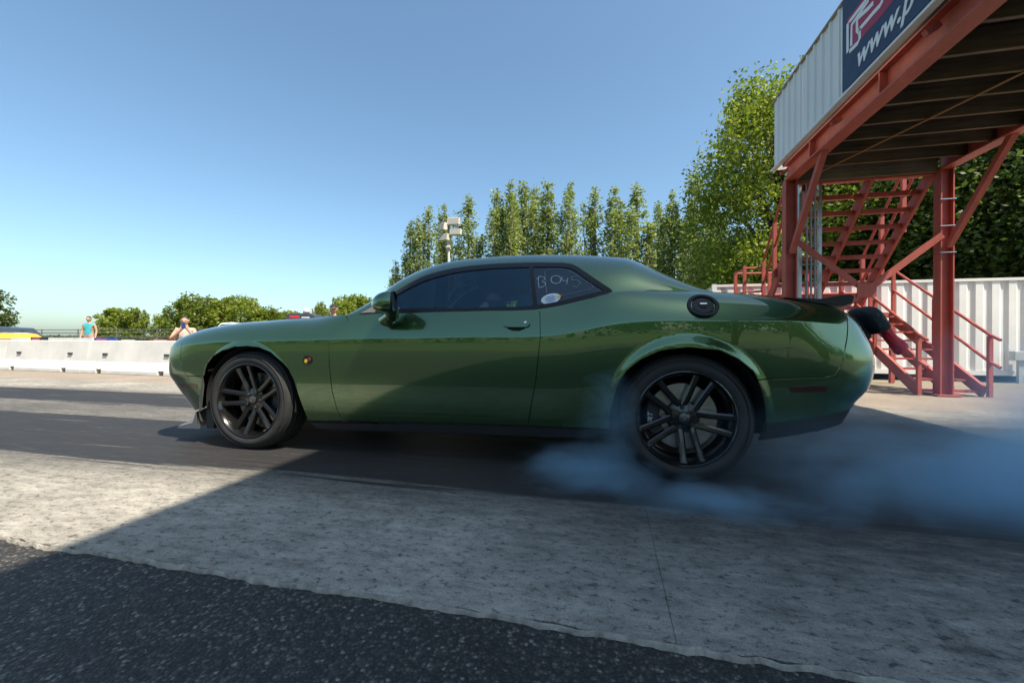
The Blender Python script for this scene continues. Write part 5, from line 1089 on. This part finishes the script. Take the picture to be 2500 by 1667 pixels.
pc = (J['lwr_k'][0]+J['rwr_k'][0])/2+Vector((0, 0, 0.03))+toc*0.02; ph = MB(); rr_ = hr*0.038; uu = Vector((0, 0, 0.072)); ff = toc*0.004
ph.add([pc+rr_*a+uu*b+ff*c for c in (-1, 1) for b in (-1, 1) for a in (-1, 1)], [(0, 1, 3, 2), (4, 6, 7, 5), (0, 4, 5, 1), (2, 3, 7, 6), (0, 2, 6, 4), (1, 5, 7, 3)]).build('phone', simple('blue_phone_case', (0.02, 0.04, 0.14), 0.35), None, bevel=0.003, label='dark blue phone held up by the person behind the barrier', cat='phone')
st_t = thing('folding_stool', (hp[0], hp[1], 0), 'low folding stool under the person with a phone', 'stool'); sz = hp[2]-0.772+0.03
MB().box((hp[0]-0.2, hp[1]-0.18, sz-0.03), (hp[0]+0.2, hp[1]+0.18, sz)).build('seat', cloth('stool_canvas', (0.05, 0.08, 0.16)), st_t)
for a, b_ in ((-1, -1), (1, -1), (1, 1), (-1, 1)): MB().tube([(hp[0]+a*0.17, hp[1]+b_*0.15, sz-0.03), (hp[0]+a*0.19, hp[1]+b_*0.17, -0.03)], 0.012, 8).build('leg', GALV, st_t)
# head with a black cap behind the cowl
cp = at_d(815, 742, 10.2); person('person', (cp[0], cp[1], 0), (CAM_POS[0]-cp[0], CAM_POS[1]-cp[1]), 'person in a black cap showing above the rear of the hood', standing(cp[2]-0.015), dict(top=cloth('dark_tee', (0.05, 0.05, 0.055)), arm=SKIN, legs=cloth('denim', (0.07, 0.10, 0.17)), shin=cloth('denim', (0.07, 0.10, 0.17)), shoe=cloth('grey_shoe', (0.2, 0.2, 0.2))), cap=cloth('black_cap', (0.02, 0.02, 0.022)))
# person with blue shades behind the dark cart
bp = at_d(749, 753, 10.6); res_ = person('person', (bp[0], bp[1], 0), (CAM_POS[0]-bp[0], CAM_POS[1]-bp[1]), 'person with a white cap and bright blue face covering behind the dark pit cart', standing(bp[2]-0.015), dict(top=cloth('dark_tee', (0.05, 0.05, 0.055)), arm=SKIN, legs=cloth('denim', (0.07, 0.10, 0.17)), shin=cloth('denim', (0.07, 0.10, 0.17)), shoe=cloth('grey_shoe', (0.2, 0.2, 0.2))), cap=cloth('white_cap', (0.7, 0.7, 0.68)))
rt, W, hc, hf, hr, hu, J = res_; V = []
for i in range(11):
    t = -1.25+2.5*i/10
    for dz, g_ in ((-0.075, 0.012), (-0.03, 0.022), (0.016, 0.016)): V.append(hc+hr*(0.076+g_)*math.sin(t)+hf*(0.098+g_)*math.cos(t)+hu*dz)
obj('face_covering', V, [(3*i+j, 3*i+3+j, 3*i+4+j, 3*i+1+j) for i in range(10) for j in range(2)], cloth('bright_blue_cloth', (0.03, 0.28, 0.62)), rt, True)
# spectator in teal, far left
tp = at_d(218, 772, 17.5); person('person', (tp[0], tp[1], 0), (0.5, -1), 'spectator in a teal top standing far left beyond the fence', standing(tp[2]), dict(top=cloth('teal_top', (0.04, 0.36, 0.40)), arm=SKIN, legs=cloth('pink_shorts', (0.50, 0.26, 0.22)), shin=SKIN, shoe=cloth('grey_shoe', (0.2, 0.2, 0.2))))
# driver
DP = sitting(0.47, -0.10); DP.update(lel=(-0.24, 0.12, 0.80), lwr=(-0.16, 0.30, 0.90), rel=(0.24, 0.12, 0.80), rwr=(0.16, 0.30, 0.90), lan=(-0.14, 0.70, 0.34), ltoe=(-0.14, 0.82, 0.40), ran=(0.12, 0.70, 0.34), rtoe=(0.12, 0.82, 0.40), lkn=(-0.16, 0.42, 0.66), rkn=(0.16, 0.42, 0.66))
rt, W, hc, hf, hr, hu, J = person('person', (1.66, 0.50, 0.0), (-1, 0), 'driver at the wheel behind the tinted door window of the green car', DP, dict(top=cloth('dark_tee', (0.05, 0.05, 0.055)), arm=SKIN, legs=cloth('denim', (0.07, 0.10, 0.17)), shin=cloth('denim', (0.07, 0.10, 0.17)), shoe=cloth('grey_shoe', (0.2, 0.2, 0.2))), hair=False)
bm = bmesh.new(); bmesh.ops.create_uvsphere(bm, u_segments=28, v_segments=18, radius=1.0); bmesh.ops.delete(bm, geom=[v for v in bm.verts if v.co.z < -0.75 or (v.co.y > 0.45 and -0.35 < v.co.z < 0.35)], context='VERTS')
for v in bm.verts: v.co = hc+hr*v.co.x*0.125+hf*v.co.y*0.145+hu*v.co.z*0.145
m_ = bpy.data.meshes.new('helmet'); bm.to_mesh(m_); bm.free(); m_.materials.append(cloth('black_cap', (0.02, 0.02, 0.022))); m_.polygons.foreach_set('use_smooth', [True]*len(m_.polygons)); link('helmet', m_, rt)
# ================================================================== things beyond the barrier
def parked_car(name, loc, rz, Ln, Wd, H, body, label, glass):
    t = thing(name, (0, 0, 0), label, 'car'); g = H*0.13; hb = H*0.60
    prof = [(-0.5, g), (-0.5, hb*0.80), (-0.47, hb*0.93), (-0.30, hb), (-0.17, H*0.97), (-0.02, H), (0.12, H*0.95), (0.24, hb*1.02), (0.42, hb*0.90), (0.49, hb*0.74), (0.5, g)]
    V = []; F = []; n = len(prof)
    for k, (u, ins) in enumerate(((-1, 0.10), (-0.93, 0.0), (0.93, 0.0), (1, 0.10))):
        for x, z in prof:
            up = max(0, (z-hb)/(H-hb)); w = Wd/2*(1-0.22*up); V.append((x*Ln*(1-0.02*(abs(u) > 0.95)), u*w, g+(z-g)*(1-0.03*(abs(u) > 0.95))))
    for k in range(3):
        for i in range(n): F.append((k*n+i, k*n+(i+1) % n, (k+1)*n+(i+1) % n, (k+1)*n+i))
    F += [tuple(reversed(range(n))), tuple(3*n+i for i in range(n))]; b = MB().add(V, F).build('body', body, t, smooth=True, auto=28, bevel=0.04)
    for s in (-1, 1):
        def S(x, z): up = max(0, (z-hb)/(H-hb)); return (x*Ln, s*(Wd/2*(1-0.22*up)+0.012), z)
        MB().add([S(-0.26, hb*1.03), S(-0.03, hb*1.03), S(-0.03, H*0.945), S(-0.155, H*0.92)], [(0, 1, 2, 3) if s < 0 else (3, 2, 1, 0)]).build('window', glass, t); MB().add([S(-0.02, hb*1.03), S(0.20, hb*1.03), S(0.11, H*0.90), S(-0.02, H*0.945)], [(0, 1, 2, 3) if s < 0 else (3, 2, 1, 0)]).build('window', glass, t)
        for x in (-0.31, 0.31):
            c = (x*Ln, s*(Wd/2-0.10), 0.32); w = MB().lathe([(0.2, -0.11), (0.31, -0.10), (0.32, 0), (0.31, 0.10), (0.2, 0.11)], c, (0, 1, 0), 28).build('wheel', RUBBER, t, smooth=True, auto=40); MB().lathe([(0.0, 0.09*s), (0.2, 0.105*s), (0.205, 0.05*s)], c, (0, 1, 0), 24).build('rim', STEEL, w, smooth=True, auto=30)
    MB().box((0.47*Ln, -Wd*0.42, hb*0.62), (0.503*Ln, -Wd*0.26, hb*0.74)).build('headlight', CHROME, t); MB().box((0.47*Ln, Wd*0.26, hb*0.62), (0.503*Ln, Wd*0.42, hb*0.74)).build('headlight', CHROME, t)
    t.matrix_basis = Matrix.Translation(Vector(loc)) @ Matrix.Rotation(rz, 4, 'Z'); t.location = loc; t.rotation_euler = (0, 0, rz); return t
YELP = simple('yellow_car_paint', (0.72, 0.40, 0.02), 0.25, coat=0.8); DKP = simple('charcoal_car_paint', (0.035, 0.045, 0.055), 0.3, coat=0.8); WHP = simple('white_car_paint', (0.72, 0.72, 0.72), 0.3, coat=0.6); ORG = simple('painted_orange_glare', (0.55, 0.22, 0.09), 0.12, coat=0.6); DGL = simple('dark_car_glass', (0.02, 0.025, 0.03), 0.05, coat=0.5)  # ORG: orange reflection painted into the window colour
q = at_d(62, 818, 17.0); parked_car('parked_car', (q[0]-2.25, q[1]+0.6, -0.03), -0.08, 4.4, 1.8, 1.13, YELP, 'low yellow car nose behind the barrier at the left picture edge', DGL)
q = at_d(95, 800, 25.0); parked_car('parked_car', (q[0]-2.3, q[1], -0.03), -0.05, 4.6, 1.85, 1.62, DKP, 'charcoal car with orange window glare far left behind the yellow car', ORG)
q = at_d(588, 790, 26.0); parked_car('parked_car', (q[0], q[1], -0.03), 0.2, 4.5, 1.9, q[2]+0.09, WHP, 'white car roof just showing above the hood', DGL)
# sponsor boards
BK = simple('board_black', (0.03, 0.03, 0.032), 0.5); BP = simple('board_pink', (0.50, 0.10, 0.16), 0.5); BB = simple('board_blue', (0.02, 0.09, 0.42), 0.5); BWt = simple('board_white', (0.75, 0.75, 0.72), 0.5); BR = simple('board_red', (0.35, 0.04, 0.05), 0.5)
for x0, x1, y, mt, ac, lb in ((-20, 72, 824, BWt, YELP, 'white board with a yellow patch under the yellow car'), (76, 117, 823, BK, BP, 'black board with a pink patch behind the barrier'), (119, 228, 824, BWt, None, 'long plain white board behind the barrier'), (231, 286, 825, BB, BP, 'bright blue board behind the barrier'), (289, 366, 827, BK, BWt, 'black board with a white stripe behind the barrier'), (369, 440, 828, BR, BWt, 'dark red board behind the barrier next to the car nose')):
    a, b_ = at_y(x0, y, 8.6), at_y(x1, y, 8.6); bd = thing('sponsor_board', ((a[0]+b_[0])/2, 8.6, 0), lb, 'board', 'low boards behind the barrier')
    MB().box((a[0]+0.02, 8.58, 0.05), (b_[0]-0.02, 8.62, a[2])).build('panel', mt, bd)
    if ac: w = (b_[0]-a[0]); MB().box((a[0]+w*0.12, 8.572, a[2]-0.14), (a[0]+w*0.55, 8.578, a[2]-0.03)).build('patch', ac, bd)
    for x in (a[0]+0.15, b_[0]-0.15): MB().box((x-0.03, 8.625, -0.03), (x+0.03, 8.685, a[2]-0.05)).build('stake', GALV, bd)
# rail fence and grass bank
V = []; F = []; n = 60; m = 7
for i in range(n):
    x = -95+i*1.75
    for j in range(m):
        y = 21+j*1.6; h = 1.12*math.sin(math.pi*j/(m-1))**1.2*float(1-sstep(-14, 2, x))*(0.85+0.3*noise.noise(Vector((x*0.15, y*0.2, 0)))); V.append((x, y, -0.04+h))
for i in range(n-1):
    for j in range(m-1): F.append((i*m+j, (i+1)*m+j, (i+1)*m+j+1, i*m+j+1))
obj('grass_bank', V, F, GRASS, None, True, kind='structure')
rg = np.random.default_rng(9); pts = np.stack([-80+75*rg.random(9000), 23+4*rg.random(9000), 0.45+0.65*rg.random(9000)], 1); gr = link('tall_grass', leaves_mesh('tall_grass', pts, 0.16, leaf_mat('dry_grass', (0.07, 0.085, 0.02), (0.16, 0.16, 0.06)), rg, flat=2.0)); tag(gr, 'tall olive grass along the bank beyond the fence', 'grass', kind='stuff')
fe = thing('rail_fence', (-30, 15.5, 0), 'long low rail fence beyond the barriers on the left', 'fence')
for z in (0.75, 0.98, 1.20, 1.38): MB().tube([(-70, 15.5, z), (-3, 15.5, z)], 0.022, 6).build('rail', simple('fence_grey', (0.13, 0.13, 0.13), 0.6) if 'fence_grey' not in MATS else MATS['fence_grey'], fe)
for x in np.arange(-70, -2, 3.0): MB().tube([(x, 15.5, -0.03), (x, 15.5, 1.42)], 0.03, 8).build('fence_post', MATS['fence_grey'], fe)
# dark pit cart with red lettering
a = at_d(715, 781, 9.6); b_ = at_d(788, 766, 9.6); cx_ = (a[0]+b_[0])/2; cy_ = a[1]; w_ = np.linalg.norm(b_[:2]-a[:2]); zt_ = b_[2]
cart = thing('pit_cart', (cx_, cy_, 0), 'dark pit cart with red lettering showing above the hood', 'cart'); CG = simple('cart_charcoal', (0.045, 0.05, 0.065), 0.5)
dx = Vector((b_[0]-a[0], b_[1]-a[1], 0)).normalized(); dn = Vector((dx.y, -dx.x, 0)); cc = Vector((cx_, cy_, 0))
pr_ = [(-0.5, 0.45), (-0.5, zt_-0.12), (-0.44, zt_-0.03), (-0.36, zt_), (0.30, zt_-0.01), (0.46, zt_-0.05), (0.5, zt_-0.10), (0.5, 0.45)]
V = [cc+dx*(x*w_)+dn*s*0.22+Vector((0, 0, z)) for s in (1, -1) for x, z in pr_]; n = len(pr_)
MB().add(V, [tuple(reversed(range(n))), tuple(n+i for i in range(n))]+[(i, (i+1) % n, (i+1) % n+n, i+n) for i in range(n)]).build('cabinet', CG, cart, bevel=0.02)
for s in (1, -1):
    for x in (-0.38, 0.38): MB().lathe([(0.0, -0.02), (0.09, -0.02), (0.10, 0.0), (0.09, 0.02), (0.0, 0.02)], cc+dx*x*w_+dn*s*0.18+Vector((0, 0, 0.07)), dn, 18).build('wheel', RUBBER, cart, smooth=True, auto=40); MB().tube([cc+dx*x*w_+dn*s*0.18+Vector((0, 0, 0.07)), cc+dx*x*w_+dn*s*0.18+Vector((0, 0, 0.46))], 0.018, 8).build('leg', GALV, cart)
M4 = Matrix(((dx.x, 0, dn.x, 0), (dx.y, 0, dn.y, 0), (0, 1, 0, 0), (0, 0, 0, 1))); M4.translation = cc-dx*w_*0.36+dn*0.222+Vector((0, 0, zt_-0.115))
MB().add([M4 @ Vector(p) for p in ((0, 0, 0.002), (0.24, 0, 0.002), (0.22, 0.055, 0.002), (0.02, 0.055, 0.002))], [(0, 1, 2, 3)]).build('lettering', simple('red_print', (0.55, 0.03, 0.04), 0.5), cart); MB().add([M4 @ Vector(p) for p in ((0.27, 0, 0.002), (0.46, 0, 0.002), (0.45, 0.025, 0.002), (0.28, 0.025, 0.002))], [(0, 1, 2, 3)]).build('lettering', BWt, cart)
# ================================================================== tyre smoke
def smoke_mat(name, dens, col, cen, rad, scale=1.6):
    m = bpy.data.materials.new(name); m.use_nodes = True; t = m.node_tree; t.nodes.remove(t.nodes['Principled BSDF']); out = t.nodes['Material Output']
    pv = N(t, 'ShaderNodeVolumePrincipled'); pv.inputs['Color'].default_value = col+(1,); pv.inputs['Anisotropy'].default_value = 0.15
    v = coords(t); n = noise_n(t, coords(t, (0.8, 1.0, 1.2)), scale, 5, 0.6, 0.6)
    mp = N(t, 'ShaderNodeMapping'); mp.vector_type = 'POINT'; mp.inputs['Location'].default_value = tuple(-c/r for c, r in zip(cen, rad)); mp.inputs['Scale'].default_value = tuple(1/r for r in rad)
    L(t, v, mp.inputs[0]); ln = N(t, 'ShaderNodeVectorMath'); ln.operation = 'LENGTH'; L(t, mp.outputs[0], ln.inputs[0])
    fall = math_n(t, 'SUBTRACT', 1.0, ln.outputs['Value'], True); fall = math_n(t, 'POWER', fall, 0.8)
    thr = math_n(t, 'SUBTRACT', math_n(t, 'ADD', math_n(t, 'MULTIPLY', n.outputs[0], 1.0), math_n(t, 'MULTIPLY', fall, 0.55)), 0.66, True)
    d = math_n(t, 'MULTIPLY', math_n(t, 'MULTIPLY', thr, fall), dens); L(t, d, pv.inputs['Density']); L(t, pv.outputs[0], out.inputs['Volume'])
    m.cycles.volume_step_rate = 1.0; return m
def puff(cen, rad, dens, name='smoke_plume', col=(0.50, 0.78, 1.0), scale=1.6, parent=None):
    bm = bmesh.new(); bmesh.ops.create_icosphere(bm, subdivisions=3, radius=1.0)
    for v in bm.verts: v.co = Vector((cen[0]+v.co.x*rad[0], cen[1]+v.co.y*rad[1], max(0.004, cen[2]+v.co.z*rad[2])))
    bmesh.ops.dissolve_degenerate(bm, dist=1e-5, edges=bm.edges)
    me = bpy.data.meshes.new(name); bm.to_mesh(me); bm.free(); m = smoke_mat(name, dens, col, cen, rad, scale); me.materials.append(m); return link(name, me, parent)
smoke = thing('tire_smoke', (3.6, 0, 0), 'bluish tyre smoke rolling out from the spinning rear wheel', 'smoke'); smoke['kind'] = 'stuff'
puff((5.9, 0.55, 0.08), (3.5, 1.9, 1.0), 6.5, parent=smoke, scale=1.25)
puff((6.6, -0.2, 0.05), (3.0, 1.5, 0.55), 6.5, parent=smoke, scale=1.8)
puff((2.42, 0.02, 0.02), (0.62, 0.50, 0.28), 20.0, parent=smoke, scale=3.2)
puff((4.25, 0.0, 0.0), (1.35, 0.80, 0.46), 10.0, parent=smoke, scale=2.4)
puff((3.0, -0.30, -0.02), (0.95, 0.34, 0.16), 20.0, parent=smoke, scale=3.6)
puff((2.56, -0.05, 0.36), (0.24, 0.13, 0.48), 10.0, parent=smoke, scale=4.5)
